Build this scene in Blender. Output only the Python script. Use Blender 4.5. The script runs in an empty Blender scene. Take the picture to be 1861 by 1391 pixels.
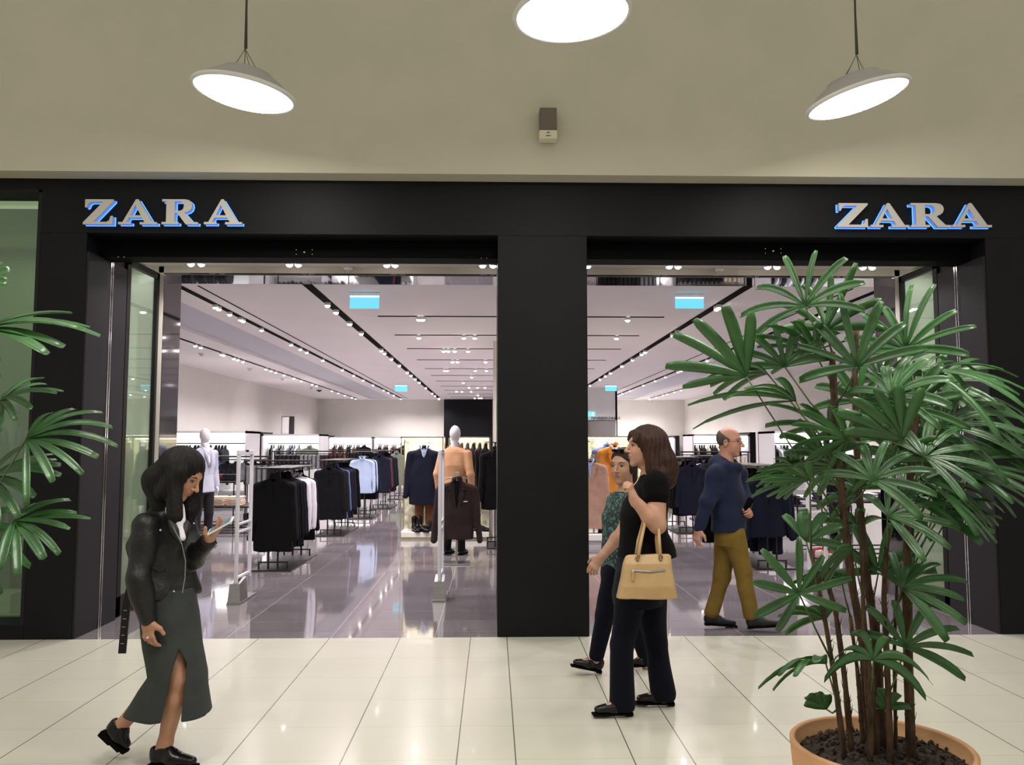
import bpy, bmesh, math, random
import numpy as np
from mathutils import Vector, Matrix, Euler
random.seed(7)
PI = math.pi
C = bpy.context.scene.collection
SC = bpy.context.scene

# ------------------------------------------------------------------ camera
CAMZ, PITCH, YAW, FPX = 1.6, math.radians(4.29), math.radians(1.34), 1499.0
cam_data = bpy.data.cameras.new('camera')
cam_data.sensor_width = 36.0
cam_data.lens = 36.0 * FPX / 1861.0
cam_data.clip_start = 0.05
cam_data.clip_end = 200
cam = bpy.data.objects.new('camera', cam_data)
C.objects.link(cam)
cam.location = (0, 0, CAMZ)
cam.rotation_euler = (PI / 2 + PITCH, 0, -YAW)
SC.camera = cam
FW = Vector((math.sin(YAW) * math.cos(PITCH), math.cos(YAW) * math.cos(PITCH), math.sin(PITCH)))
RT = Vector((math.cos(YAW), -math.sin(YAW), 0))
UP = RT.cross(FW)

def at(px, py, Y):
    """the point at distance Y from the camera's wall-parallel plane seen at a spot of the photograph"""
    d = FW + RT * ((px - 930.5) / FPX) - UP * ((py - 695.5) / FPX)
    d = d * (Y / d.y)
    return Vector((d.x, d.y, CAMZ + d.z))

def atz(px, py, z):
    d = FW + RT * ((px - 930.5) / FPX) - UP * ((py - 695.5) / FPX)
    d = d * ((z - CAMZ) / d.z)
    return Vector((d.x, d.y, z))

# ------------------------------------------------------------------ world, view, room lights
SC.view_settings.view_transform = 'Standard'
SC.view_settings.look = 'None'
SC.view_settings.gamma = 1
SC.view_settings.use_curve_mapping = False
SC.view_settings.exposure = 0.0
W = bpy.data.worlds.new('world')
SC.world = W
W.use_nodes = True
W.node_tree.nodes['Background'].inputs[0].default_value = (1.0, 0.95, 0.80, 1)
W.node_tree.nodes['Background'].inputs[1].default_value = 0.62

def lamp(name, kind, loc, energy, color=(1, 1, 1), rot=(0, 0, 0), size=0.1, size_y=None, cone=None, blend=0.6):
    ld = bpy.data.lights.new(name, kind)
    ld.energy = energy
    ld.color = color
    if kind == 'AREA':
        ld.size = size
        if size_y:
            ld.shape = 'RECTANGLE'; ld.size_y = size_y
    else:
        ld.shadow_soft_size = size
    if kind == 'SPOT':
        ld.spot_size = math.radians(cone or 100); ld.spot_blend = blend
    o = bpy.data.objects.new(name, ld)
    C.objects.link(o)
    o.location = loc
    o.rotation_euler = rot
    return o

SHOP_LIGHT = (1.0, 0.93, 0.93)
SHOP_W = 210.0          # watts of one spotlight head that carries light
PENDANT_W = 26.0
CH = 3.45              # shop ceiling height
SX = 0.42              # axis of the shop front

# ------------------------------------------------------------------ materials
def mat(name, col, rough=0.5, metal=0.0, spec=0.5, var=0.0, vscale=8.0, bump=0.0, bscale=60.0, emit=None, estr=0.0,
        stretch=None, sheen=0.0, trans=0.0, coat=0.0, alpha=1.0, ior=1.45):
    m = bpy.data.materials.new(name)
    m.use_nodes = True
    nt = m.node_tree
    b = nt.nodes['Principled BSDF']
    b.inputs['Base Color'].default_value = (*col, 1)
    b.inputs['Roughness'].default_value = rough
    b.inputs['Metallic'].default_value = metal
    b.inputs['Specular IOR Level'].default_value = spec
    b.inputs['Sheen Weight'].default_value = sheen
    b.inputs['Transmission Weight'].default_value = trans
    b.inputs['Coat Weight'].default_value = coat
    b.inputs['Alpha'].default_value = alpha
    b.inputs['IOR'].default_value = ior
    if emit:
        b.inputs['Emission Color'].default_value = (*emit, 1)
        b.inputs['Emission Strength'].default_value = estr
    if var or bump:
        tc = nt.nodes.new('ShaderNodeTexCoord')
        mp = nt.nodes.new('ShaderNodeMapping')
        nt.links.new(tc.outputs['Object'], mp.inputs[0])
        if stretch:
            mp.inputs['Scale'].default_value = stretch
    if var:
        n = nt.nodes.new('ShaderNodeTexNoise'); n.inputs['Scale'].default_value = vscale; n.inputs['Detail'].default_value = 4
        nt.links.new(mp.outputs[0], n.inputs['Vector'])
        r = nt.nodes.new('ShaderNodeValToRGB')
        r.color_ramp.elements[0].position = 0.3; r.color_ramp.elements[1].position = 0.7
        r.color_ramp.elements[0].color = (*[max(0, c * (1 - var)) for c in col], 1)
        r.color_ramp.elements[1].color = (*[min(1, c * (1 + var)) for c in col], 1)
        nt.links.new(n.outputs[0], r.inputs[0]); nt.links.new(r.outputs[0], b.inputs['Base Color'])
    if bump:
        n = nt.nodes.new('ShaderNodeTexNoise'); n.inputs['Scale'].default_value = bscale; n.inputs['Detail'].default_value = 3
        nt.links.new(mp.outputs[0], n.inputs['Vector'])
        bp = nt.nodes.new('ShaderNodeBump'); bp.inputs['Strength'].default_value = bump; bp.inputs['Distance'].default_value = 0.01
        nt.links.new(n.outputs[0], bp.inputs['Height']); nt.links.new(bp.outputs[0], b.inputs['Normal'])
    return m

def tile_mat(name, col, grout, xlines, xstep, y0, ystep, gx, gy, rough, var, stagger=None, split=None, coat=0.0, ygain=0.5, spec=0.5, bump=0.0):
    """glossy floor tiles: joints computed from world position"""
    m = bpy.data.materials.new(name); m.use_nodes = True
    nt = m.node_tree; N = nt.nodes; L = nt.links
    b = N['Principled BSDF']
    g = N.new('ShaderNodeNewGeometry'); s = N.new('ShaderNodeSeparateXYZ'); L.new(g.outputs['Position'], s.inputs[0])
    def M(op, a, bb=None, c=None):
        n = N.new('ShaderNodeMath'); n.operation = op
        for i, v in enumerate((a, bb, c)):
            if v is None: continue
            if isinstance(v, (int, float)): n.inputs[i].default_value = v
            else: L.new(v, n.inputs[i])
        return n.outputs[0]
    X, Y = s.outputs[0], s.outputs[1]
    if split:   # symmetric layout around an axis: |x-axis|, first joint, then equal steps
        ax, j0, j1 = split
        r = M('ABSOLUTE', M('SUBTRACT', X, ax))
        q = M('SUBTRACT', r, j1)
        f = M('ABSOLUTE', M('SUBTRACT', M('FRACT', M('ADD', M('DIVIDE', q, xstep), 0.5)), 0.5))
        dline = M('MULTIPLY', f, xstep)
        inner = M('LESS_THAN', r, (j1 + 0.02))
        d0 = M('MINIMUM', M('ABSOLUTE', M('SUBTRACT', r, j0)), M('ABSOLUTE', M('SUBTRACT', r, j1)))
        dx = M('ADD', M('MULTIPLY', inner, d0), M('MULTIPLY', M('SUBTRACT', 1.0, inner), dline))
    else:
        f = M('ABSOLUTE', M('SUBTRACT', M('FRACT', M('ADD', M('DIVIDE', M('SUBTRACT', X, xlines), xstep), 0.5)), 0.5))
        dx = M('MULTIPLY', f, xstep)
    fy = M('ABSOLUTE', M('SUBTRACT', M('FRACT', M('ADD', M('DIVIDE', M('SUBTRACT', Y, y0), ystep), 0.5)), 0.5))
    dy = M('MULTIPLY', fy, ystep)
    mx = M('LESS_THAN', dx, gx); my = M('MULTIPLY', M('LESS_THAN', dy, gy), ygain)
    mask = M('MAXIMUM', mx, my)
    # tile to tile tone
    n = N.new('ShaderNodeTexNoise'); n.inputs['Scale'].default_value = 1.3; n.inputs['Detail'].default_value = 5
    mp = N.new('ShaderNodeMapping'); mp.inputs['Scale'].default_value = (0.6, 2.2, 1); L.new(g.outputs['Position'], mp.inputs[0]); L.new(mp.outputs[0], n.inputs['Vector'])
    w = N.new('ShaderNodeTexWhiteNoise'); w.noise_dimensions = '2D'
    cb = N.new('ShaderNodeCombineXYZ'); L.new(M('FLOOR', M('DIVIDE', M('SUBTRACT', X, xlines or 0.0), xstep)), cb.inputs[0]); L.new(M('FLOOR', M('DIVIDE', M('SUBTRACT', Y, y0), ystep)), cb.inputs[1]); L.new(cb.outputs[0], w.inputs['Vector'])
    t = M('ADD', M('MULTIPLY', n.outputs[0], 0.7), M('MULTIPLY', w.outputs['Value'], 0.3))
    r1 = N.new('ShaderNodeValToRGB'); r1.color_ramp.elements[0].position = 0.25; r1.color_ramp.elements[1].position = 0.75
    r1.color_ramp.elements[0].color = (*[c * (1 - var) for c in col], 1); r1.color_ramp.elements[1].color = (*[min(1, c * (1 + var)) for c in col], 1)
    L.new(t, r1.inputs[0])
    mix = N.new('ShaderNodeMix'); mix.data_type = 'RGBA'
    L.new(mask, mix.inputs['Factor']); L.new(r1.outputs[0], mix.inputs['A']); mix.inputs['B'].default_value = (*grout, 1)
    L.new(mix.outputs['Result'], b.inputs['Base Color'])
    b.inputs['Roughness'].default_value = rough
    b.inputs['Specular IOR Level'].default_value = spec
    b.inputs['Coat Weight'].default_value = coat; b.inputs['Coat Roughness'].default_value = 0.04
    if bump:
        nb = N.new('ShaderNodeTexNoise'); nb.inputs['Scale'].default_value = 5.0; L.new(g.outputs['Position'], nb.inputs['Vector'])
        bp = N.new('ShaderNodeBump'); bp.inputs['Strength'].default_value = bump; bp.inputs['Distance'].default_value = 0.01
        L.new(nb.outputs[0], bp.inputs['Height']); L.new(bp.outputs[0], b.inputs['Normal']); L.new(bp.outputs[0], b.inputs['Coat Normal'])
    return m

def skin_mat(name, col):
    m = mat(name, col, rough=0.5, var=0.08, vscale=14, bump=0.05, bscale=180)
    b = m.node_tree.nodes['Principled BSDF']
    b.inputs['Subsurface Weight'].default_value = 0.08
    b.inputs['Subsurface Radius'].default_value = (0.012, 0.005, 0.003)
    b.inputs['Subsurface Scale'].default_value = 0.5
    return m

MT = {}
MT['cream'] = mat('cream_plaster', (0.50, 0.47, 0.375), 0.75, var=0.03, vscale=2, bump=0.08, bscale=90)
MT['facade'] = mat('black_panel', (0.0042, 0.0045, 0.006), 0.5, spec=0.2, var=0.15, vscale=3)
MT['facade_in'] = mat('charcoal_panel', (0.014, 0.0135, 0.017), 0.5, spec=0.25)
MT['header'] = mat('black_header', (0.0015, 0.0015, 0.002), 0.6, spec=0.05)
MT['frame'] = mat('dark_frame', (0.007, 0.0075, 0.0075), 0.45, spec=0.25)
MT['chrome'] = mat('chrome', (0.75, 0.75, 0.78), 0.12, metal=1)
MT['steel'] = mat('brushed_steel', (0.33, 0.32, 0.33), 0.3, metal=1, var=0.08, stretch=(1, 1, 12))
MT['black_metal'] = mat('dark_metal', (0.035, 0.033, 0.034), 0.35, metal=0.6)
MT['rackmetal'] = mat('rack_metal', (0.045, 0.040, 0.040), 0.38, metal=0.9)
MT['brass'] = mat('pale_brass', (0.50, 0.44, 0.32), 0.25, metal=1)
MT['mirror'] = mat('mirror_band', (0.30, 0.30, 0.31), 0.03, metal=1)
MT['shopwall'] = mat('shop_wall', (0.70, 0.68, 0.63), 0.8, var=0.02, vscale=2)
MT['shopceil'] = mat('shop_ceiling', (0.82, 0.785, 0.79), 0.8, var=0.015, vscale=1)
MT['louvre'] = mat('recess_panel', (0.54, 0.54, 0.60), 0.6)
MT['vest'] = mat('vestibule_cream', (0.58, 0.535, 0.48), 0.7)
MT['slot'] = mat('slot_black', (0.004, 0.004, 0.004), 0.85, spec=0.05)
MT['white'] = mat('white_laquer', (0.75, 0.74, 0.73), 0.35)
MT['greylaq'] = mat('grey_laquer', (0.55, 0.53, 0.55), 0.45)
MT['plinth'] = mat('plinth_stone', (0.66, 0.64, 0.58), 0.4)
MT['gate'] = mat('gate_white', (0.62, 0.60, 0.66), 0.35)
MT['mannequin'] = mat('mannequin_white', (0.66, 0.63, 0.66), 0.38)
MT['floor'] = tile_mat('cream_tile', (0.56, 0.54, 0.465), (0.115, 0.115, 0.085), None, 0.583, 6.337, 0.502, 0.0032, 0.0020, 0.21, 0.035, split=(0.42, 0.30, 0.60), ygain=0.3, coat=0.06, bump=0.015)
MT['shopfloor'] = tile_mat('grey_polished_tile', (0.205, 0.178, 0.195), (0.50, 0.46, 0.47), -0.477, 0.862, 7.22, 0.43, 0.0032, 0.0022, 0.075, 0.2, coat=0.6, ygain=0.45, bump=0.012)
def glass_mat(name, tint, k=0.12):
    m = bpy.data.materials.new(name); m.use_nodes = True
    nt = m.node_tree; N = nt.nodes; L = nt.links
    N.remove(N['Principled BSDF'])
    o = N['Material Output']
    g = N.new('ShaderNodeBsdfGlossy'); g.inputs['Roughness'].default_value = 0.01; g.inputs['Color'].default_value = (0.9, 1, 0.93, 1)
    t = N.new('ShaderNodeBsdfTransparent'); t.inputs['Color'].default_value = (*tint, 1)
    f = N.new('ShaderNodeLayerWeight'); f.inputs[0].default_value = 0.5
    pw = N.new('ShaderNodeMath'); pw.operation = 'POWER'; pw.inputs[1].default_value = 4.5; L.new(f.outputs['Facing'], pw.inputs[0])
    a = N.new('ShaderNodeMath'); a.operation = 'ADD'; a.inputs[1].default_value = k; a.use_clamp = True; L.new(pw.outputs[0], a.inputs[0])
    mx = N.new('ShaderNodeMixShader'); L.new(a.outputs[0], mx.inputs[0]); L.new(t.outputs[0], mx.inputs[1]); L.new(g.outputs[0], mx.inputs[2])
    L.new(mx.outputs[0], o.inputs[0])
    return m
MT['glass'] = glass_mat('door_glass', (0.86, 0.93, 0.87), 0.04)
MT['caseglass'] = glass_mat('case_glass', (0.96, 0.98, 0.96), 0.0)
MT['winglass'] = glass_mat('window_glass', (0.62, 0.74, 0.60), 0.10)
def emis(name, col, s):
    return mat(name, col, 0.5, emit=col, estr=s)
MT['lampglow'] = emis('pendant_diffuser', (1.0, 0.985, 0.96), 5.0)
MT['spotglow'] = emis('spot_lens', (1.0, 0.95, 0.92), 26.0)
MT['nicheglow'] = emis('niche_light', (1.0, 0.98, 0.99), 4.5)
MT['caseglow'] = emis('case_light', (1.0, 0.93, 0.75), 5.0)
MT['signglow'] = emis('blue_edge', (0.08, 0.20, 0.72), .9)
MT['signhot'] = emis('blue_edge_hot', (0.12, 0.40, 1.0), 1.25)
MT['signface'] = mat('sign_face', (0.50, 0.47, 0.45), 0.4)
MT['exit'] = emis('exit_panel', (0.16, 0.60, 0.82), 1.0)
MT['exittop'] = emis('exit_edge', (0.75, 0.97, 1.0), 1.3)

# ------------------------------------------------------------------ mesh helpers
def link(o, parent=None):
    C.objects.link(o)
    if parent: o.parent = parent
    return o

def obj(name, bm, m=None, parent=None, smooth=False, loc=None):
    me = bpy.data.meshes.new(name)
    if isinstance(bm, bmesh.types.BMesh):
        bm.normal_update(); bm.to_mesh(me); bm.free()
    else:
        me.from_pydata([tuple(v) for v in bm[0]], [], bm[1]); me.update()
    if smooth:
        me.polygons.foreach_set('use_smooth', [True] * len(me.polygons))
    o = bpy.data.objects.new(name, me)
    if m is not None: me.materials.append(m)
    link(o, parent)
    if loc is not None: o.location = loc
    return o

def BM(): return bmesh.new()

def bx(bm, x0, x1, y0, y1, z0, z1, bev=0.0):
    vs = [bm.verts.new((x, y, z)) for x in (x0, x1) for y in (y0, y1) for z in (z0, z1)]
    F = [(0, 1, 3, 2), (4, 6, 7, 5), (0, 4, 5, 1), (2, 3, 7, 6), (0, 2, 6, 4), (1, 5, 7, 3)]
    fs = [bm.faces.new([vs[i] for i in f]) for f in F]
    if bev:
        es = set(e for f in fs for e in f.edges)
        bmesh.ops.bevel(bm, geom=list(es), offset=bev, segments=2, affect='EDGES', profile=0.5)
    return bm

def tube(bm, pts, rad, seg=8, cap=True):
    pts = [Vector(p) for p in pts]
    n = len(pts)
    rr = rad if isinstance(rad, (list, tuple)) else [rad] * n
    prev = None; rings = []
    for i in range(n):
        t = (pts[min(i + 1, n - 1)] - pts[max(i - 1, 0)]).normalized()
        a = prev if prev is not None else (Vector((0, 0, 1)) if abs(t.z) < 0.9 else Vector((1, 0, 0)))
        u = (a - t * a.dot(t)).normalized(); v = t.cross(u); prev = u
        rings.append([bm.verts.new(pts[i] + (u * math.cos(2 * PI * k / seg) + v * math.sin(2 * PI * k / seg)) * rr[i]) for k in range(seg)])
    for i in range(n - 1):
        for k in range(seg):
            bm.faces.new((rings[i][k], rings[i][(k + 1) % seg], rings[i + 1][(k + 1) % seg], rings[i + 1][k]))
    if cap:
        bm.faces.new(rings[0][::-1]); bm.faces.new(rings[-1])
    return bm

def lathe(bm, prof, seg=32, M=None, cap=False):
    rings = []
    for r, z in prof:
        ring = []
        for k in range(seg):
            p = Vector((r * math.cos(2 * PI * k / seg), r * math.sin(2 * PI * k / seg), z))
            if M: p = M @ p
            ring.append(bm.verts.new(p))
        rings.append(ring)
    for i in range(len(rings) - 1):
        for k in range(seg):
            bm.faces.new((rings[i][k], rings[i][(k + 1) % seg], rings[i + 1][(k + 1) % seg], rings[i + 1][k]))
    if cap:
        bm.faces.new(rings[0][::-1]); bm.faces.new(rings[-1])
    return bm

def ball(bm, c, r, M=None, seg=12):
    res = bmesh.ops.create_uvsphere(bm, u_segments=seg, v_segments=max(6, seg // 2), radius=1)
    rx, ry, rz = r if isinstance(r, (tuple, list)) else (r, r, r)
    for v in res['verts']:
        p = Vector((v.co.x * rx, v.co.y * ry, v.co.z * rz))
        if M: p = M @ p
        v.co = p + Vector(c)
    return bm

def thing(name, label, cat, loc=(0, 0, 0), rotz=0.0, group=None):
    o = bpy.data.objects.new(name, None); C.objects.link(o)
    o.empty_display_size = 0.1
    o.location = loc; o.rotation_euler = (0, 0, rotz)
    o['label'] = label; o['category'] = cat
    if group: o['group'] = group
    return o

def tag(o, label, cat, group=None, kind=None):
    o['label'] = label; o['category'] = cat
    if group: o['group'] = group
    if kind: o['kind'] = kind
    return o

def struct(name, bm, m, parent=None, smooth=False, label=None):
    o = obj(name, bm, m, parent, smooth)
    if parent is None: o['kind'] = 'structure'
    if label: o['label'] = label
    return o

def dup(root, loc=None, rotz=None, label=None, group=None, mats=None):
    r = root.copy(); C.objects.link(r)
    if loc is not None: r.location = loc
    if rotz is not None: r.rotation_euler = (0, 0, rotz)
    if label: r['label'] = label
    if group: r['group'] = group
    def remat(c):
        if mats and c.type == 'MESH':
            key = c.name.split('.')[0]
            if key in mats and c.material_slots:
                c.material_slots[0].link = 'OBJECT'; c.material_slots[0].material = mats[key]
    remat(r)
    for ch in list(root.children):
        c = ch.copy(); C.objects.link(c); c.parent = r; remat(c)
        for g in ch.children:
            d = g.copy(); C.objects.link(d); d.parent = c; remat(d)
    return r

def text_mesh(name, s, size, m, parent, M, depth=0.005, align='CENTER'):
    cu = bpy.data.curves.new(name, 'FONT'); cu.body = s; cu.size = size; cu.extrude = depth; cu.align_x = align
    t = bpy.data.objects.new(name + '_curve', cu); C.objects.link(t)
    bpy.context.view_layer.update()
    me = bpy.data.meshes.new_from_object(t.evaluated_get(bpy.context.evaluated_depsgraph_get()))
    bpy.data.objects.remove(t); me.materials.clear(); me.materials.append(m); me.transform(M)
    o = bpy.data.objects.new(name, me); return link(o, parent)

# ------------------------------------------------------------------ implicit surfaces for bodies and cloth
def V3(p): return np.array((p[0], p[1], p[2]), dtype=np.float64)

class Pr:
    """one primitive of an implicit surface"""
    def __init__(s, f, c, r, op='+', k=0.02):
        s.f, s.c, s.r, s.op, s.k = f, V3(c), r, op, k

def cone(a, b, ra, rb=None, k=0.02, op='+', flat=None):
    a, b = V3(a), V3(b); rb = ra if rb is None else rb
    ba = b - a; L2 = max(ba @ ba, 1e-9)
    mx = max(ra, rb)
    if flat is not None:
        ax, s = V3(flat[0]), flat[1]; ax = ax / np.linalg.norm(ax); mx *= max(1, s)
    def f(P):
        q = P - a
        h = np.clip(q @ ba / L2, 0, 1)
        q = q - h[:, None] * ba
        if flat is not None:
            c = q @ ax
            q = q + ax * (c * (1 / s - 1))[:, None]
        return np.sqrt((q * q).sum(1)) - (ra + (rb - ra) * h)
    return Pr(f, (a + b) / 2, math.sqrt(L2) / 2 + mx, op, k)

def ell(c, r, R=None, k=0.02, op='+'):
    c = V3(c); r = np.array(r, float); R = np.eye(3) if R is None else np.array(R, float)
    def f(P):
        q = (P - c) @ R
        k0 = np.sqrt(((q / r) ** 2).sum(1)); k1 = np.sqrt(((q / (r * r)) ** 2).sum(1)) + 1e-9
        return k0 * (k0 - 1) / k1
    return Pr(f, c, float(r.max()), op, k)

def sph(c, r, k=0.02, op='+'): return cone(c, c, r, r, k, op)

def plane(c, n, k=0.004):
    """keeps the side the normal points away from"""
    c = V3(c); n = V3(n); n = n / np.linalg.norm(n)
    return Pr(lambda P: (P - c) @ n, c, 1e9, '&', k)

def prism(poly, y0, y1, k=0.006, op='-'):
    """convex polygon given counter-clockwise in x,z, extruded in y"""
    E = []
    n = len(poly)
    for i in range(n):
        x0, z0 = poly[i]; x1, z1 = poly[(i + 1) % n]
        dx, dz = x1 - x0, z1 - z0; l = math.hypot(dx, dz) or 1
        E.append((x0, z0, dz / l, -dx / l))
    cx = sum(p[0] for p in poly) / n; cz = sum(p[1] for p in poly) / n
    def f(P):
        d = np.maximum(y0 - P[:, 1], P[:, 1] - y1)
        for x0, z0, nx, nz in E:
            d = np.maximum(d, (P[:, 0] - x0) * nx + (P[:, 2] - z0) * nz)
        return d
    r = max(math.hypot(p[0] - cx, p[1] - cz) for p in poly) + abs(y1 - y0) / 2
    return Pr(f, (cx, (y0 + y1) / 2, cz), r, op, k)

def loft(st, k=0.015, op='+', grow=0.0, pw=2.0, rot=0.0):
    """stations (z, cx, cy, half x, half y) joined along z; rot turns the section about z"""
    st = sorted(st); z = np.array([s[0] for s in st]); A = [np.array([s[i] for s in st]) for i in (1, 2, 3, 4)]
    cr, sr = math.cos(rot), math.sin(rot)
    def f(P):
        zz = np.clip(P[:, 2], z[0], z[-1])
        cx, cy, hx, hy = [np.interp(zz, z, a) for a in A]
        hx = hx + grow; hy = hy + grow
        dx, dy = P[:, 0] - cx, P[:, 1] - cy
        u, v = dx * cr + dy * sr, -dx * sr + dy * cr
        q = (np.abs(u / hx) ** pw + np.abs(v / hy) ** pw) ** (1 / pw)
        d = (q - 1) * np.minimum(hx, hy)
        dz = np.maximum(z[0] - P[:, 2], P[:, 2] - z[-1])
        return np.where((d > 0) & (dz > 0), np.sqrt(np.maximum(d, 0) ** 2 + np.maximum(dz, 0) ** 2), np.maximum(d, dz))
    c = (A[0].mean(), A[1].mean(), (z[0] + z[-1]) / 2)
    r = math.hypot((z[-1] - z[0]) / 2, max(A[2].max(), A[3].max()) + grow + abs(A[0] - c[0]).max() + abs(A[1] - c[1]).max())
    return Pr(f, c, r, op, k)

def _ev(prims, P):
    d = np.full(len(P), 10.0)
    for p in prims:
        x = p.f(P); k = p.k
        if p.op == '+':
            h = np.maximum(k - np.abs(d - x), 0) / k
            d = np.minimum(d, x) - h * h * k * 0.25
        else:
            if p.op == '-': x = -x
            h = np.maximum(k - np.abs(d - x), 0) / k
            d = np.maximum(d, x) + h * h * k * 0.25
    return d

def sdf(prims, h, disp=None, pad=0.03):
    """vertices and quads of the surface"""
    plus = [p for p in prims if p.op == '+']
    lo = np.min([p.c - p.r for p in plus], 0) - pad; hi = np.max([p.c + p.r for p in plus], 0) + pad
    B = 12
    nb = np.ceil((hi - lo) / (B * h)).astype(int)
    n = nb * B + 1
    F = np.ones(n, np.float32)
    I = np.stack(np.meshgrid(*[np.arange(k) for k in nb], indexing='ij'), -1).reshape(-1, 3)
    ctr = lo + (I + 0.5) * B * h
    R = B * h * 0.87
    D = _ev(prims, ctr)
    DP = np.stack([p.f(ctr) for p in plus]) if plus else None
    dm = DP.min(0)
    near = np.abs(D) < R + pad * 0.6 + 0.02
    far_in = (~near) & (D < 0)
    off = np.stack(np.meshgrid(*[np.arange(B + 1)] * 3, indexing='ij'), -1).reshape(-1, 3) * h
    for bi in np.nonzero(far_in)[0]:
        i, j, k = I[bi] * B
        F[i:i + B + 1, j:j + B + 1, k:k + B + 1] = -1
    pi = {id(p): x for x, p in enumerate(plus)}
    for bi in np.nonzero(near)[0]:
        i, j, k = I[bi] * B
        P = lo + I[bi] * B * h + off
        act = [p for p in prims if p.op != '+' or DP[pi[id(p)], bi] < dm[bi] + 2 * R + p.k]
        d = _ev(act, P)
        if disp is not None: d = d + disp(P)
        F[i:i + B + 1, j:j + B + 1, k:k + B + 1] = d.reshape(B + 1, B + 1, B + 1)
    S = F < 0
    s8 = [S[a:n[0] - 1 + a, b:n[1] - 1 + b, c:n[2] - 1 + c] for a in (0, 1) for b in (0, 1) for c in (0, 1)]
    any_ = s8[0].copy(); all_ = s8[0].copy()
    for q in s8[1:]: any_ |= q; all_ &= q
    cells = np.argwhere(any_ & ~all_)
    vid = np.full(n - 1, -1, np.int32)
    vid[tuple(cells.T)] = np.arange(len(cells))
    acc = np.zeros((len(cells), 3)); cnt = np.zeros(len(cells))
    cor = [(a, b, c) for a in (0, 1) for b in (0, 1) for c in (0, 1)]
    fv = {c: F[tuple((cells + c).T)].astype(np.float64) for c in cor}
    for c in cor:
        for ax in range(3):
            if c[ax] == 0:
                e = list(c); e[ax] = 1; e = tuple(e)
                f0, f1 = fv[c], fv[e]
                m = (f0 < 0) != (f1 < 0)
                t = np.where(m, f0 / np.where(m, f0 - f1, 1), 0)
                p = np.tile(np.array(c, float), (len(cells), 1)); p[:, ax] = t
                acc += p * m[:, None]; cnt += m
    verts = lo + (cells + acc / cnt[:, None]) * h
    quads = []
    for ax in range(3):
        sl0 = [slice(0, n[0]), slice(0, n[1]), slice(0, n[2])]; sl1 = list(sl0)
        sl0[ax] = slice(0, n[ax] - 1); sl1[ax] = slice(1, n[ax])
        A0, A1 = S[tuple(sl0)], S[tuple(sl1)]
        E = np.argwhere(A0 != A1)
        o1, o2 = (ax + 1) % 3, (ax + 2) % 3
        ok = (E[:, o1] > 0) & (E[:, o2] > 0) & (E[:, o1] < n[o1] - 1) & (E[:, o2] < n[o2] - 1)
        E = E[ok]
        inside = A0[tuple(E.T)]
        def v(d1, d2):
            q = E.copy(); q[:, o1] -= d1; q[:, o2] -= d2
            return vid[tuple(q.T)]
        q = np.stack([v(1, 1), v(0, 1), v(0, 0), v(1, 0)], 1)
        q[~inside] = q[~inside][:, ::-1]
        quads.append(q)
    quads = np.concatenate(quads)
    quads = quads[(quads >= 0).all(1)]
    return verts, quads

def sobj(name, prims, h, m, parent=None, disp=None, origin=(0, 0, 0), smooth_it=0):
    v, q = sdf(prims, h, disp)
    v = v - V3(origin)
    me = bpy.data.meshes.new(name)
    me.vertices.add(len(v)); me.vertices.foreach_set('co', v.astype(np.float32).ravel())
    me.loops.add(len(q) * 4); me.loops.foreach_set('vertex_index', q.astype(np.int32).ravel())
    me.polygons.add(len(q)); me.polygons.foreach_set('loop_start', np.arange(0, len(q) * 4, 4, dtype=np.int32))
    me.polygons.foreach_set('loop_total', np.full(len(q), 4, np.int32))
    me.polygons.foreach_set('use_smooth', np.ones(len(q), bool))
    me.update(calc_edges=True); me.validate()
    me.materials.append(m)
    o = bpy.data.objects.new(name, me)
    return link(o, parent)

def wrinkle(amp, fx, fy, fz, seed=0.0, folds=0.0):
    def f(P):
        x, y, z = P[:, 0], P[:, 1], P[:, 2]
        d = np.sin(x * fx + 1.7 * np.sin(z * fz * 0.43 + seed) + seed) * np.sin(z * fz + 1.3 * np.sin(x * fx * 0.6 + y * fy * 0.5) + seed * 2)
        d = d + 0.5 * np.sin(y * fy + z * fz * 0.7 + seed * 3)
        return amp * 0.6 * d
    return f

# ================================================================== the setting
XL = at(143, 808, 7.0).x
XR = 2 * SX - XL
PX0, PX1 = at(904, 808, 7).x, at(1069, 808, 7).x
ZO, ZF = 3.40, 3.87          # opening head, facade top
YB = 34.4                    # shop back wall
WL, WR = -7.2, 8.04

b = BM(); bx(b, -13, 14, -7, 7.0, -0.2, 0.0); struct('floor', b, MT['floor'])
b = BM(); bx(b, -7.4, 8.3, 7.0, 35, -0.2, 0.0); struct('floor', b, MT['shopfloor'])
# cream bulkhead above the shop front, leaning a little towards the hall
b = BM()
prof = [(6.80, 3.87), (6.80, 4.12), (6.60, 7.5), (7.6, 7.5), (7.6, 3.87)]
vs0 = [b.verts.new((-11, y, z)) for y, z in prof]; vs1 = [b.verts.new((12, y, z)) for y, z in prof]
for i in range(5):
    j = (i + 1) % 5; b.faces.new((vs0[i], vs0[j], vs1[j], vs1[i]))
b.faces.new(vs0[::-1]); b.faces.new(vs1)
struct('wall_upper', b, MT['cream'])
# black facade: piers, fascia
wx = at(57, 808, 7).x
wz0, wz1 = at(45, 1137, 7).z, at(75, 345, 7).z
b = BM()
bx(b, wx, XL, 7.0, 7.74, 0, ZO, 0.004)
bx(b, PX0, PX1, 7.0, 8.99, 0, ZO, 0.004)
bx(b, XR, 9.5, 7.0, 7.74, 0, ZO, 0.004)
bx(b, wx, 9.5, 7.0, 7.34, ZO, ZF)
bx(b, -8.5, wx, 7.0, 7.34, wz1, ZF)
bx(b, -8.5, wx, 7.0, 7.34, 0, wz0)
struct('wall_facade', b, MT['facade'])
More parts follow.
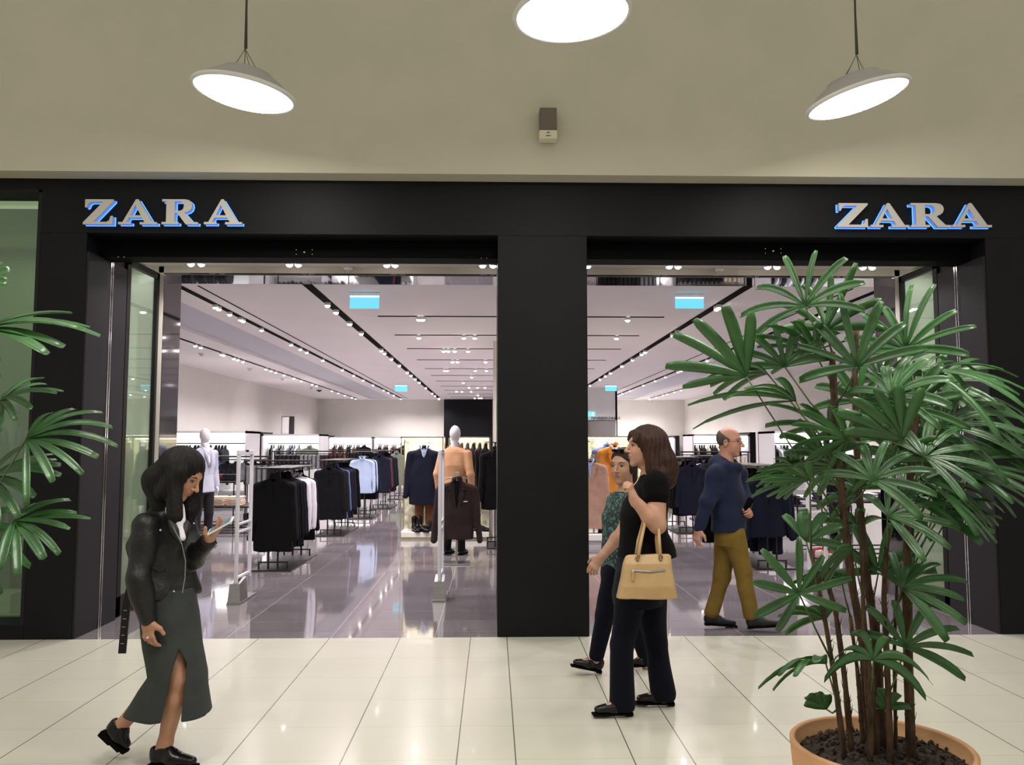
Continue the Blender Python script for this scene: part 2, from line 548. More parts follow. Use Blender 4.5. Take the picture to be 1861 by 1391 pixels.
# dark track housings just inside the openings
for x0, x1 in ((XL, PX0), (PX1, XR)):
    b = BM(); bx(b, x0, x1, 7.22, 7.46, 3.245, ZO, 0.004); struct('trim_%d' % (1 if x0 < 0 else 2), b, MT['header'])
# vestibule: ceiling, cream portal face, soffit and inner faces of mirror
cx0, cx1 = at(291, 808, 8.55).x, None
cx1 = 2 * SX - cx0
b = BM(); bx(b, XL - .1, XR + .1, 7.30, 8.6, CH - 0.01, CH + .2); struct('ceiling', b, MT['vest'])
b = BM()
bx(b, XL, cx0 - .005, 8.52, 8.60, 0, CH); bx(b, cx1 + .005, XR, 8.52, 8.60, 0, CH)
bx(b, XL, XR, 8.52, 8.60, 3.375, CH)
struct('wall_portal', b, MT['vest'])
dm = mat('dark_mirror', (0.16, 0.155, 0.16), 0.06, metal=1)
b = BM()
bx(b, cx0 - .004, cx0, 8.525, 8.99, 0, 3.375); bx(b, cx1, cx1 + .004, 8.525, 8.99, 0, 3.375)
struct('trim_3', b, dm)
b = BM(); bx(b, cx0, cx1, 8.53, 8.99, 3.352, 3.375); struct('trim_4', b, MT['mirror'])
b = BM(); bx(b, cx0 - .06, cx1 + .06, 8.60, 8.99, 3.376, CH + .3); struct('trim_5', b, MT['slot'])
# charcoal reveals with chrome strips
for s, X in ((1, XL), (-1, XR)):
    b = BM(); a0, a1 = sorted((X, X + s * 0.02)); bx(b, a0, a1, 7.01, 7.75, 0, 3.24); struct('wall_reveal', b, MT['facade_in'])
    b = BM()
    for yy in (7.40, 7.435):
        a0, a1 = sorted((X + s * .018, X + s * 0.032)); bx(b, a0, a1, yy, yy + .014, 0, 3.24)
    struct('trim_6' if s > 0 else 'trim_7', b, MT['chrome'])
    b = BM(); a0, a1 = sorted((X - s * .40, X - s * 0.36)); bx(b, a0, a1, 7.74, 8.60, 0, CH); bx(b, min(a0, X), max(a1, X), 8.53, 8.60, 0, CH); struct('wall_vestibule', b, MT['shopwall'])
    lamp('added_cavity_light', 'AREA', (X - s * .18, 8.1, 3.40), 2.6, (0.97, 1.0, 0.93), (0, 0, 0), .3, .6)  # added hidden lamp, brightens the cavity wall seen through the door glass
    # folded glass door leaf
    x0, x1 = sorted((X - s * .02, X + s * .022))
    b = BM(); Y0, Y1, Z1 = 7.76, 8.50, 3.36
    bx(b, x0, x1, Y0, Y0 + .075, 0.02, Z1); bx(b, x0, x1, Y1 - .05, Y1, 0.02, Z1)
    bx(b, x0, x1, Y0, Y1, Z1 - .06, Z1); bx(b, x0, x1, Y0, Y1, 0.02, 0.20)
    dr = struct('door_1' if s > 0 else 'door_2', b, MT['frame'])
    dr['label'] = 'dark framed glass door leaf folded open at the %s of the shop front' % ('left end' if s > 0 else 'right end')
    b = BM(); bx(b, (x0 + x1) / 2 - .004, (x0 + x1) / 2 + .004, Y0 + .06, Y1 - .04, .18, Z1 - .05)
    obj('glass_pane', b, MT['glass'], dr)
# sensors on the track housings: a lens and four screws each
for px, py, n in ((553, 458, 5), (1405, 456, 5), (220, 467, 2), (880, 469, 2)):
    p = at(px, py, 7.215); t = thing('door_sensor', 'tiny round sensor on the black track housing at %s' % {553: 'the middle of the left opening', 1405: 'the middle of the right opening', 220: 'the far left', 880: 'the centre pier'}[px], 'sensor', p)
    b = BM()
    if n == 5: ball(b, (0, 0, 0), .012); obj('lens', b, MT['chrome'], t)
    for dx, dz in ([(-.07, .02), (-.07, -.02), (.07, .02), (.07, -.02)] if n == 5 else [(-.025, 0), (.025, 0)]):
        b = BM(); ball(b, (dx, 0, dz), .006); obj('screw', b, MT['chrome'], t)
# shop shell
b = BM(); bx(b, WL - .2, WL, 8.99, YB, 0, CH + .2); struct('wall_left', b, MT['shopwall'])
b = BM(); bx(b, WR, WR + .2, 8.99, YB, 0, CH + .2); struct('wall_right', b, MT['shopwall'])
b = BM(); bx(b, WL - .2, WR + .2, YB, YB + .2, 0, CH + .2); struct('wall_back', b, MT['shopwall'])
b = BM(); bx(b, WL - .2, cx0 - .061, 8.85, 8.99, 0, CH + .2); bx(b, cx1 + .061, WR + .2, 8.85, 8.99, 0, CH + .2); struct('wall_front', b, MT['shopwall'])
b = BM()
G0, G1 = 3.64, 4.58
for x0, x1 in ((WL - .1, SX - 5.42), (SX - 4.48, SX + 4.48), (SX + 5.42, WR + .1)):
    bx(b, x0, x1, 8.99, YB, CH, CH + .2)
struct('ceiling', b, MT['shopceil'])
m = MT['louvre']; nt = m.node_tree
w_ = nt.nodes.new('ShaderNodeTexWave'); w_.inputs['Scale'].default_value = 4.0; w_.bands_direction = 'X'
tc = nt.nodes.new('ShaderNodeNewGeometry'); nt.links.new(tc.outputs['Position'], w_.inputs['Vector'])
bp = nt.nodes.new('ShaderNodeBump'); bp.inputs['Strength'].default_value = 0.4; nt.links.new(w_.outputs[0], bp.inputs['Height']); nt.links.new(bp.outputs[0], nt.nodes['Principled BSDF'].inputs['Normal'])
for s in (-1, 1):
    b = BM(); a0, a1 = sorted((SX + s * 4.46, SX + s * 5.44)); bx(b, a0, a1, 8.99, YB - .6, CH + .06, CH + .2); struct('ceiling_recess', b, MT['louvre'])
    b = BM(); bx(b, a0, a1, YB - .6, YB, CH, CH + .19); struct('ceiling_recess', b, MT['shopceil'])
# dark columns and a black panel by the back
b = BM(); bx(b, at(896, 808, 14.75).x, 0.75, 14.75, 15.4, 0, CH); struct('wall_column', b, MT['shopwall'])
b = BM(); bx(b, -2.0, -0.02, YB - .5, YB, 0, CH - .02); struct('wall_black_panel', b, MT['facade'])
# fitting-room doorway recess at the right of the back wall
b = BM()
fx0, fx1 = 3.12, at(1121, 740, 27).x
bx(b, fx0, fx1, 27, 27.05, at(1100, 764, 27).z, CH); bx(b, fx1 - .05, fx1, 27, YB, 0, CH)
struct('wall_fitting_rooms', b, MT['white'])
b = BM(); bx(b, fx0, fx1 - .05, 27, 27.3, at(1100, 764, 27).z - .02, at(1100, 764, 27).z - .001); struct('trim_8', b, MT['black_metal'])
b = BM(); bx(b, fx1 - .012, fx1 + .012, 26.97, 26.999, 0, CH); struct('trim_9', b, MT['black_metal'])
t = thing('room_sign', 'dark cyrillic lettering over the fitting room opening', 'sign', at(1101, 763, 26.97))
Mx = Matrix.Rotation(PI / 2, 4, 'X')
text_mesh('lettering', 'ПРИМЕРОЧНЫЕ', 0.125, MT['slot'], t, Mx, 0.006)
t = thing('exit_sign', 'very small blue exit sign on the white panel beside the central pier', 'sign', at(1075, 753, 26.998))
b = BM(); bx(b, -.16, .12, -.02, .0, -.08, .08); obj('panel', b, MT['exit'], t)
b = BM(); bx(b, .02, .06, -.03, -.02, -.06, .06); obj('figure', b, MT['exittop'], t)

# ---- shop window at the left edge
b = BM(); bx(b, -8.5, wx, 7.20, 7.215, wz0, wz1); w1 = struct('window_1', b, MT['winglass'], label='shop window left of the entrance')
b = BM(); bx(b, wx - .03, wx, 7.0, 7.22, wz0, wz1); bx(b, -8.5, wx, 7.0, 7.22, wz1 - .02, wz1); obj('window_frame', b, MT['frame'], w1)
b = BM(); bx(b, -8.5, wx + .1, 8.5, 8.6, 0, ZF); bx(b, -8.5, wx + .1, 7.34, 8.5, 3.6, 3.7); struct('wall_window_back', b, mat('window_backdrop', (.42, .43, .36), .8))
b = BM(); bx(b, -8.5, wx, 7.34, 8.5, wz0 - .1, wz0); struct('floor', b, MT['plinth'])
for (x0, x1, y0, y1, z0, z1), lb in zip(((at(0, 1020, 7.8).x - .8, at(44, 1020, 7.8).x, 7.7, 8.1, .62, .72), (at(0, 1100, 7.6).x - .8, at(36, 1100, 7.6).x, 7.45, 7.75, wz0 + .0, wz0 + .17)),
        ('white display block higher up in the left shop window', 'low white display block on the left shop window sill')):
    b = BM(); bx(b, x0, x1, y0, y1, z0, z1, .005)
    if z0 > .5: bx(b, x0 + .2, x0 + .5, y0 + .1, y1 - .1, wz0, z0)
    tag(obj('display_block', b, MT['white']), lb, 'display block')
lamp('window_light', 'AREA', (-4.6, 7.9, 3.55), 4.5, (0.85, 1.0, 0.74), (0, 0, 0), 1.0, 0.5)

# ---- wall device on the bulkhead
p = at(995, 232, 6.78)
t = thing('wall_speaker', 'taupe and cream wall speaker box high on the cream wall', 'speaker', p)
b = BM(); bx(b, -.072, .072, -.10, .0, -.06, .135, .008); obj('body', b, mat('taupe', (0.13, 0.10, 0.08), 0.6), t)
b = BM(); bx(b, -.074, .074, -.104, .0, -.135, -.06, .006); o = obj('lower_cover', b, mat('cream_plastic', (0.62, 0.58, 0.45), 0.5), t)
b = BM(); bx(b, -.012, .012, -.108, -.104, -.085, -.08); bx(b, -.02, .02, -.108, -.104, -.112, -.108); obj('marking', b, MT['facade_in'], o)

# ---- shop signs: serif letters, grey face, blue lit body
LET = {
 'Z': ([(.07, 1), (1.30, 1), (1.30, .93), (.46, .10), (1.02, .10), (1.14, .16), (1.20, .34), (1.29, .34), (1.29, 0), (0, 0), (0, .07), (.84, .89), (.34, .89), (.22, .84), (.15, .68), (.07, .68)][::-1], [], 1.30),
 'A': ([(.70, 1), (.80, 1), (1.40, .09), (1.58, .09), (1.58, 0), (.88, 0), (.88, .09), (1.07, .09), (.97, .26), (.43, .26), (.33, .09), (.52, .09), (.52, 0), (0, 0), (0, .09), (.18, .09)][::-1], [[(.49, .36), (.91, .36), (.685, .77)]], 1.58),
 'R': ([(0, 1), (.95, 1), (1.12, .97), (1.22, .88), (1.25, .74), (1.20, .60), (1.09, .51), (.94, .47), (1.30, .09), (1.5, .09), (1.5, 0), (1.0, 0), (.64, .45), (.53, .45), (.53, .09), (.70, .09), (.70, 0), (0, 0), (0, .09), (.18, .09), (.18, .91), (0, .91)][::-1], [[(.53, .91), (.78, .91), (.88, .85), (.91, .73), (.87, .60), (.77, .54), (.53, .54)][::-1]], 1.5)}
def letter_mesh(ch, name, wid, hgt, depth, off, y):
    outer, holes, w = LET[ch]
    cu = bpy.data.curves.new('glyph', 'CURVE'); cu.dimensions = '2D'; cu.fill_mode = 'BOTH'; cu.extrude = depth / 2; cu.offset = off
    for P in [outer] + holes:
        s = cu.splines.new('POLY'); s.points.add(len(P) - 1); s.use_cyclic_u = True
        for q, (x, z) in zip(s.points, P): q.co = (x * wid / w, z * hgt, 0, 1)
    o = bpy.data.objects.new('glyph', cu); C.objects.link(o); bpy.context.view_layer.update()
    me = bpy.data.meshes.new_from_object(o.evaluated_get(bpy.context.evaluated_depsgraph_get())); me.name = name
    bpy.data.objects.remove(o)
    me.transform(Matrix.Translation((0, y, 0)) @ Matrix.Rotation(PI / 2, 4, 'X'))
    me.materials.clear()
    return me
def sign(boxes, y0, y1, lb):
    t = thing('shop_sign', lb, 'sign', at(boxes[0][0], y1, 7.0))
    for ch, (xa, xb) in zip('ZARA', boxes):
        A = at(xa, y1, 6.94); Bt = at(xb, y0, 6.94)
        wid, hgt = Bt.x - A.x, Bt.z - A.z
        me = letter_mesh(ch, 'letter', wid, hgt, .016, 0, -.060); me.materials.append(MT['signface'])
        o = bpy.data.objects.new('letter', me); link(o, t); o.location = (A.x - t.location.x, 0, A.z - t.location.z)
        me = letter_mesh(ch, 'lit_body', wid, hgt, .040, -.003, -.032); me.materials.append(MT['signglow'])
        g = bpy.data.objects.new('lit_body', me); link(g, o)
        me = letter_mesh(ch, 'lit_edge', wid, hgt, .008, .001, -.006); me.materials.append(MT['signhot'])
        g = bpy.data.objects.new('lit_edge', me); link(g, o)
        o['label'] = 'grey faced serif letter ' + ch
    return t
sign(((151, 207), (215, 287), (294, 361), (371, 441)), 363, 408, 'blue-lit grey serif shop name above the left opening')
sign(((1522, 1576), (1582, 1650), (1656, 1726), (1730, 1800)), 370, 413, 'blue-lit grey serif shop name above the right opening')

# ---- pendant lamps
def pendant(px, py, Y, R, tx, ty, lb, cable_to, watts=None):
    c = at(px, py, Y)
    t = thing('pendant_lamp', lb, 'lamp', c)
    M = Euler((tx, ty, 0)).to_matrix().to_4x4()
    b = BM()
    lathe(b, [(R * .995, .0), (R, .012), (R * .93, .035), (R * .70, .10), (R * .52, .135), (R * .50, .15), (0.001, .152)], 48, M)
    obj('lamp_shade', b, mat('shade_grey', (0.36, 0.35, 0.33), 0.5), t, True)
    b = BM(); lathe(b, [(R * .945, .012), (R * .95, -.004), (R * 1.0, -.004), (R * 1.015, .01), (R * 1.0, .022)], 48, M); obj('rim', b, MT['white'], t, True)
    b = BM(); lathe(b, [(R * .95, .006), (0.001, .006)], 48, M); obj('diffuser', b, MT['lampglow'], t, True)
    b = BM(); lathe(b, [(R * .262, .006), (R * .262, -.012), (R * .245, -.012), (R * .245, .006)], 40, M); o = obj('lens_ring', b, mat('clear_ring', (0.10, 0.10, 0.10), 0.5, spec=.1), t, True)
    knot = Vector((0, 0, .33))
    b = BM(); tube(b, [knot, Vector((0.004, 0, 1.2)), Vector((0, 0, cable_to))], .008, 6); tube(b, [knot + Vector((.012, 0, 0)), Vector((-.01, 0, 1.3)), Vector((0.012, 0, cable_to))], .004, 5); obj('cable', b, mat('cable_dark', (.05, .05, .03), .6), t)
    b = BM()
    for a in range(4):
        e = M @ Vector((R * .3 * math.cos(a * PI / 2 + .5), R * .3 * math.sin(a * PI / 2 + .5), .152))
        tube(b, [knot, (knot + e) / 2 + Vector((0, 0, -.01)), e], .0028, 5)
    obj('suspension_wire', b, MT['cable'] if 'cable' in MT else mat('wire', (.12, .12, .08), .5), t)
    o = lamp('pendant_light', 'AREA', (0, 0, 0), watts or PENDANT_W, (1, .96, .86), (tx, ty, 0), R * 1.7); o.data.shape = 'DISK'
    o.location = M @ Vector((0, 0, -.016)); o.parent = t; o.visible_camera = True
    return t
pendant(443.5, 172, 5.6, .352, .04, .135, 'left pendant lamp, a wide glowing disc tilting down to the right', 3.2)
pendant(1040, 29, 4.75, .352, .02, -.06, 'middle pendant lamp, largest and highest, cut by the top of the photo', 3.2)
pendant(1559, 181, 5.6, .352, .03, -.235, 'right pendant lamp, a wide glowing disc tilting down to the left', 3.2)
pendant(1700, -560, 2.3, .352, .0, .0, 'pendant lamp above the potted palm at the right', 2.6, 62)
pendant(-60, -620, 2.3, .352, .0, .0, 'pendant lamp above the palm at the left edge', 2.6, 50)

# ---- light tracks in the shop ceiling
def slot(x0, x1, y0, y1, lb, name='light_track'):
    b = BM(); bx(b, x0, x1, y0, y1, CH - .008, CH - .001); o = obj(name, b, MT['slot']); return tag(o, lb, 'light track')
head_me = None
bh = BM()
lathe(bh, [(.036, .0), (.038, -.03), (.034, -.045)], 12); 
HM = bpy.data.meshes.new('head_body'); bh.to_mesh(HM); bh.free(); HM.materials.append(MT['white'])
bh = BM(); ball(bh, (0, 0, -.040), (.033, .033, .026), seg=10)
HL = bpy.data.meshes.new('lens'); bh.to_mesh(HL); bh.free(); HL.materials.append(MT['spotglow'])
nlamps = [0]
def head(x, y, z, lb, grp, big=1.0, light=False, w=None):
    t = thing('track_spotlight', lb, 'spotlight', (x, y, z), 0, grp); t.scale = (big, big, big)
    link(bpy.data.objects.new('body', HM), t); link(bpy.data.objects.new('lens', HL), t)
    if light:
        o = lamp('spotlight_beam', 'SPOT', (0, 0, -.075), (w or SHOP_W), SHOP_LIGHT, (0, 0, 0), .03, cone=150, blend=.8); o.parent = t
        nlamps[0] += 1
def ORD(i, first='frontmost', rest='from the front'):
    W_ = ['', 'second', 'third', 'fourth', 'fifth', 'sixth', 'seventh', 'eighth', 'ninth', 'tenth', 'eleventh', 'twelfth', 'thirteenth', 'fourteenth', 'fifteenth', 'sixteenth', 'seventeenth', 'eighteenth', 'nineteenth', 'twentieth']
    return first if i == 0 else W_[i] + ' ' + rest

def c2(pts): return [(300 + x / 3.0016, 460 + y / 3.0) for x, y in pts]
def c3(pts): return [(1040 + x / 2.267, 460 + y / 2.267) for x, y in pts]
T = {
 -2.57: c2([(905, 265), (948, 305), (1022, 370), (1082, 425), (1185, 520), (1203, 535), (1242, 568), (1280, 605), (1328, 643), (1342, 660), (1370, 680), (1390, 700), (1423, 730), (1458, 760), (1474, 773), (1500, 797), (1518, 808)]),
 -4.09: c2([(218, 280), (250, 290), (298, 320), (370, 350), (392, 357), (490, 408), (652, 490), (710, 515), (748, 533), (830, 577), (943, 631), (1005, 662), (1058, 688), (1108, 715), (1168, 744), (1195, 757), (1226, 772), (1300, 808)]),
 -5.89: c2([(170, 497), (207, 507), (315, 545), (330, 549), (390, 568), (410, 575), (440, 585), (553, 627), (590, 636), (615, 645), (660, 660), (710, 678), (755, 692), (805, 712), (830, 720), (917, 748), (947, 760), (987, 772), (1018, 785), (1095, 808)]),
 2.57: c3([(600, 203), (590, 210), (515, 262), (430, 313), (405, 325), (300, 397), (278, 406), (242, 430), (200, 457), (152, 487), (135, 500), (110, 514), (68, 540)]),
 4.22: c3([(1130, 205), (1100, 213), (1030, 240), (720, 366), (668, 385), (552, 433), (448, 477), (437, 482), (385, 503), (337, 520), (293, 540), (235, 562), (203, 575), (177, 587), (142, 600), (128, 605), (110, 612)]),
 5.89: c3([(1272, 316), (1185, 343), (930, 415), (515, 538), (492, 545), (437, 560), (415, 568), (385, 577), (363, 582), (337, 590), (315, 597), (297, 603), (268, 610)])}
nm = {-2.57: 'innermost long dark ceiling track of the left opening', -4.09: 'middle long dark ceiling track of the left opening', -5.89: 'outermost long dark ceiling track by the left shop wall',
      2.57: 'innermost long dark ceiling track of the right opening', 4.22: 'middle long dark ceiling track of the right opening', 5.89: 'outermost long dark ceiling track by the right shop wall'}
nm2 = {-2.57: 'innermost left ceiling track', -4.09: 'middle left ceiling track', -5.89: 'outermost left ceiling track', 2.57: 'innermost right ceiling track', 4.22: 'middle right ceiling track', 5.89: 'outermost right ceiling track'}
OW2 = 'first second third fourth fifth sixth seventh eighth ninth tenth eleventh twelfth thirteenth fourteenth fifteenth sixteenth seventeenth eighteenth nineteenth twentieth'.split()
for off, pts in T.items():
    w = .055 if abs(off) < 3 else (.04 if abs(off) < 5 else .03)
    slot(SX + off - w, SX + off + w, 9.0 if abs(off) > 3 else 9.3, YB - 1.2, nm[off])
    last = 0
    for i, (px, py) in enumerate(pts):
        Y = (CH - CAMZ) * 1499 / max(808 - py, 55)
        Y = min(Y, YB - 1.4)
        L = Y - last > 1.35
        if L: last = Y
        head(SX + off, Y, CH - .002, OW2[i] + ' glowing spotlight counted from the front, in the ' + nm2[off], 'spotlights of the ' + nm[off], 1.0 if abs(off) > 3 else 1.1, light=L)
for s in (-1, 1):
    slot(SX + s * 3.86 - .008, SX + s * 3.86 + .008, 9.6, YB - 1.0, 'thin dark groove in the %s ceiling beside a spotlight track' % ('left' if s < 0 else 'right'), 'ceiling_groove')
CR = [(11.85, [1385, 1405], [228]), (13.9, [1385, 1630, 1690], [182]), (15.9, [1520, 1545, 1580, 1653], []), (18.0, [1568, 1595, 1748], []), (20.1, [1525, 1540, 1692, 1753], []), (22.1, [1673], []),
      (24.1, [1627], []), (26.2, [1658, 1705, 1745], []), (28.2, [1590, 1620, 1670], []), (30.2, [1707], []), (32.2, [1690, 1712, 1727], [])]
ords = ['nearest', 'second', 'third', 'fourth', 'fifth', 'sixth', 'seventh', 'eighth', 'ninth', 'tenth', 'farthest']
for i, (Y, l, r) in enumerate(CR):
    slot(SX - 2.08, SX + 2.07, Y - .03, Y + .03, '%s of the short dark cross tracks in the shop ceiling' % ords[i])
    py = 808 - (CH - CAMZ) * 1499 / Y
    for q, px in enumerate([300 + x / 3.0016 for x in l] + [1040 + x / 2.267 for x in r]):
        head(at(px, py, Y).x, Y, CH - .002, ORD(q, 'leftmost', 'from the left') + ' glowing spotlight in the %s short cross track' % ords[i], 'spotlights of the %s cross track' % ords[i], 1.15, light=(px == 300 + l[0] / 3.0016))
# vestibule downlights in a thin black slot
for s in (0, 1):
    x0, x1 = (XL + .2, PX0) if s == 0 else (PX1, XR - .45)
    b = BM(); bx(b, x0, x1, 8.19, 8.23, CH - .016, CH - .01); tag(obj('light_track', b, MT['slot']), 'thin dark track in the vestibule ceiling of the %s opening' % ('left', 'right')[s], 'light track')
for vi, (px, sd) in enumerate(((347, 0), (366, 0), (526, 0), (542, 0), (703, 0), (718, 0), (877, 0), (896, 0), (1068, 1), (1216, 1), (1232, 1), (1395, 1), (1412, 1), (1568, 1), (1585, 1))):
    p = at(px, 480, 8.21)
    head(p.x, 8.21, CH - .012, ORD(vi if sd == 0 else vi - 8, 'leftmost', 'from the left') + ' bright downlight under the cream ceiling of the %s opening' % ('left', 'right')[sd], 'vestibule downlights of the %s opening' % ('left', 'right')[sd], 1.0, light=(px in (366, 526, 703, 877, 1068, 1216, 1412, 1568)), w=SHOP_W * .45)

# ---- exit signs hanging from the shop ceiling
def exit_sign(px0, px1, py0, py1, Y, lb):
    a, c = at(px0, py0, Y), at(px1, py1, Y)
    t = thing('exit_sign', lb, 'exit sign', ((a.x + c.x) / 2, Y, CH))
    w, z1, z0 = (c.x - a.x) / 2, a.z - CH, c.z - CH
    b = BM(); bx(b, -w * 1.04, w * 1.04, -.03, .03, -.012, 0); obj('ceiling_bar', b, MT['white'], t)
    b = BM(); bx(b, -w, w, -.008, .008, z0, min(z1, -.04)); obj('panel', b, MT['exit'], t)
    b = BM(); bx(b, -w, w, -.010, -.0085, min(z1, -.04) - .02, min(z1, -.04)); obj('lit_edge', b, MT['exittop'], t)
    b = BM(); tube(b, [(-w * .8, 0, 0), (-w * .8, 0, -.06)], .003, 6); tube(b, [(w * .8, 0, 0), (w * .8, 0, -.06)], .003, 6); obj('wire', b, MT['chrome'], t)
exit_sign(636, 689, 536, 561, 10.0, 'blue glowing exit sign hanging near the middle of the left opening')
exit_sign(1227, 1279, 536, 561, 10.0, 'blue glowing exit sign hanging at the right opening above the palm')
exit_sign(718, 740, 700, 712, 25.4, 'small blue exit sign far back in the left half of the shop')
exit_sign(1100, 1121, 700, 711, 25.4, 'small blue exit sign far back just right of the centre pier')
# ---- smoke detectors
def detector(px, py, z, lb, r=.05, dark=False):
    p = atz(px, py, z - .03)
    t = thing('smoke_detector', lb, 'smoke detector', (p.x, p.y, z))
    b = BM(); lathe(b, [(0.001, 0), (r, 0), (r, -.018), (r * .8, -.03), (0.001, -.03)], 20); obj('base', b, MT['black_metal'] if dark else MT['white'], t, True)
    b = BM(); lathe(b, [(r * .55, -.03), (r * .5, -.055), (0.001, -.06)], 16); obj('dome', b, MT['black_metal'] if dark else MT['greylaq'], t, True)
detector(633, 491, CH - .01, 'smoke detector on the vestibule ceiling over the left opening')
detector(1307, 493, CH - .01, 'smoke detector on the vestibule ceiling over the right opening')
detector(366, 645, CH, 'smoke detector nearest to the left edge of the shop ceiling', .06)
detector(454, 672, CH, 'second smoke detector along the left shop ceiling edge', .06)
detector(514, 690, CH, 'third smoke detector along the left shop ceiling edge', .06)
detector(565, 706, CH, 'fourth smoke detector along the left shop ceiling edge', .06)
detector(580, 711, CH, 'dark dome camera far back by the left shop ceiling edge', .09, True)

# ================================================================== garments
def fab(name, col, rough=0.85, var=0.12, sheen=0.03):
    return mat(name, col, rough, var=var, vscale=9, bump=0.25, bscale=220, sheen=sheen, spec=0.12)
FB = {
 'black': fab('black_wool', (0.004, 0.004, 0.005)), 'charcoal': fab('charcoal_wool', (0.014, 0.014, 0.017)), 'navy': fab('navy_wool', (0.007, 0.008, 0.018)),
 'darkblue': fab('dark_blue_cloth', (0.03, 0.045, 0.12)), 'midblue': fab('mid_blue_cloth', (0.10, 0.14, 0.30)), 'white': fab('white_cotton', (0.72, 0.69, 0.76), 0.7, .03), 'lightblue': fab('light_blue_cotton', (0.36, 0.44, 0.62), 0.7, .05),
 'brown': fab('dark_brown_wool', (0.026, 0.016, 0.016)), 'camel': fab('camel_wool', (0.50, 0.27, 0.15)), 'rose': fab('rose_beige_wool', (0.42, 0.25, 0.19)), 'orange': fab('orange_suede', (0.55, 0.20, 0.03)),
 'beige': fab('beige_cotton', (0.50, 0.42, 0.33)), 'wine': fab('wine_cloth', (0.10, 0.025, 0.035)), 'grey': fab('grey_cloth', (0.16, 0.16, 0.17)), 'lightgrey': fab('light_grey_blazer', (0.42, 0.43, 0.52)), 'green': fab('olive_green_cloth', (0.12, 0.14, 0.11)),
 'rust': fab('rust_brown_cloth', (0.16, 0.065, 0.035)), 'purple': fab('purple_cloth', (0.12, 0.02, 0.09)), 'cobalt': fab('cobalt_cotton', (0.07, 0.16, 0.50)), 'skyblue': fab('sky_blue_cotton', (0.20, 0.38, 0.75))}

def garment_prims(L, hem=.25, sleeve=.62, sh=.215, thick=.055, slv_r=.052, spread=.07):
    P = [loft([(-L, 0, 0, hem, thick + .035), (-.62 * L, 0, 0, hem * .93, thick + .03), (-.35, 0, 0, .205, thick + .015), (-.20, 0, 0, .20, thick), (-.155, 0, 0, .15, thick * .85), (-.105, 0, 0, .07, thick * .7)], pw=2.4),
         cone((-.06, 0, -.125), (-sh + .02, 0, -.185), .035, .05, flat=((0, 1, 0), 1.05)), cone((.06, 0, -.125), (sh - .02, 0, -.185), .035, .05, flat=((0, 1, 0), 1.05))]
    for s in (-1, 1):
        if sleeve:
            P += [cone((s * (sh + .005), 0, -.20), (s * (sh + .035), -.012, -.20 - sleeve * .5), slv_r, slv_r * .92, k=.03), cone((s * (sh + .035), -.012, -.20 - sleeve * .5), (s * (sh + spread), -.045, -.20 - sleeve), slv_r * .92, slv_r * .72, k=.012)]
    P.append(cone((0, -.012, -.055), (0, .0, -.115), .055, .062, k=.012, flat=((1, 0, 0), 1.15)))      # collar stand
    P.append(cone((0, -.01, -.03), (0, -.01, -.095), .040, .044, k=.008, op='-', flat=((1, 0, 0), 1.1)))
    return P

def notch(zb=-.36):
    return prism([(-.05, -.09), (0.0, zb), (.05, -.09)], -.2, -.045, k=.008)

def lapels(bm, zb, y, w=.075):
    for s in (-1, 1):
        pts = [(.035, -.085), (.075, -.10), (w + .04, -.19), (w + .005, -.20), (w + .03, -.225), (.012, zb), (0.0, zb - .01), (.028, -.2)]
        f = [bm.verts.new((s * x, y - .006 - (.008 if 1 < i < 5 else 0), z)) for i, (x, z) in enumerate(pts)]
        g = [bm.verts.new((s * x, y + .02, z)) for x, z in pts]
        n = len(pts)
        bm.faces.new(f if s > 0 else f[::-1])
        for i in range(n):
            j = (i + 1) % n
            bm.faces.new((f[i], f[j], g[j], g[i]) if s < 0 else (f[j], f[i], g[i], g[j]))

def hanger_bm(w=.19):
    b = BM()
    tube(b, [(.0, 0, .0), (.018, 0, .012), (.022, 0, -.012), (.0, 0, -.032), (0, 0, -.085)], .0035, 6)
    tube(b, [(-w, 0, -.155), (-.05, 0, -.09), (.05, 0, -.09), (w, 0, -.155)], .008, 6)
    return b

KINDS = {}
def make_kind(kind, vox=.0115):
    if kind in KINDS: return KINDS[kind]
    t = bpy.data.objects.new(kind, None)
    spec = {
     'coat': dict(L=1.00, hem=.255, sleeve=.64), 'long_coat': dict(L=1.14, hem=.27, sleeve=.66), 'jacket': dict(L=.80, hem=.225, sleeve=.61), 'shirt': dict(L=.84, hem=.215, sleeve=.60, thick=.038, slv_r=.045, spread=.04),
     'bomber': dict(L=.68, hem=.19, sleeve=.60), 'parka': dict(L=.98, hem=.255, sleeve=.64, thick=.07, slv_r=.062)}[kind]
    P = garment_prims(**spec)
    if kind in ('coat', 'long_coat', 'jacket'): P.append(notch({'coat': -.42, 'long_coat': -.45, 'jacket': -.48}[kind]))
    body = sobj('garment_body', P, vox, FB['black'], None, wrinkle(.010, 22, 10, 9, len(kind)))
    body.parent = t
    h = obj('hanger', hanger_bm(), MT['slot'], t)
    if kind in ('coat', 'long_coat', 'jacket'):
        b = BM(); zb = {'coat': -.42, 'long_coat': -.45, 'jacket': -.48}[kind]; lapels(b, zb, -.068); obj('lapel', b, FB['black'], t)
    if kind in ('shirt', 'parka', 'bomber'):
        b = BM()
        for s in (-1, 1):
            tube(b, [(s * .015, -.075, -.115), (s * .05, -.055, -.085), (s * .065, -.01, -.06), (s * .045, .045, -.055)], .016, 6)
        obj('collar', b, FB['black'], t)
    if kind != 'bomber':
        b = BM(); zl = -spec['L']
        for i in range(3): ball(b, (.012, -spec.get('thick', .055) - .033, -.50 - i * .10 if kind != 'shirt' else -.2 - i * .17), (.009, .004, .009), seg=8)
    KINDS[kind] = t
    return t
placed = set()
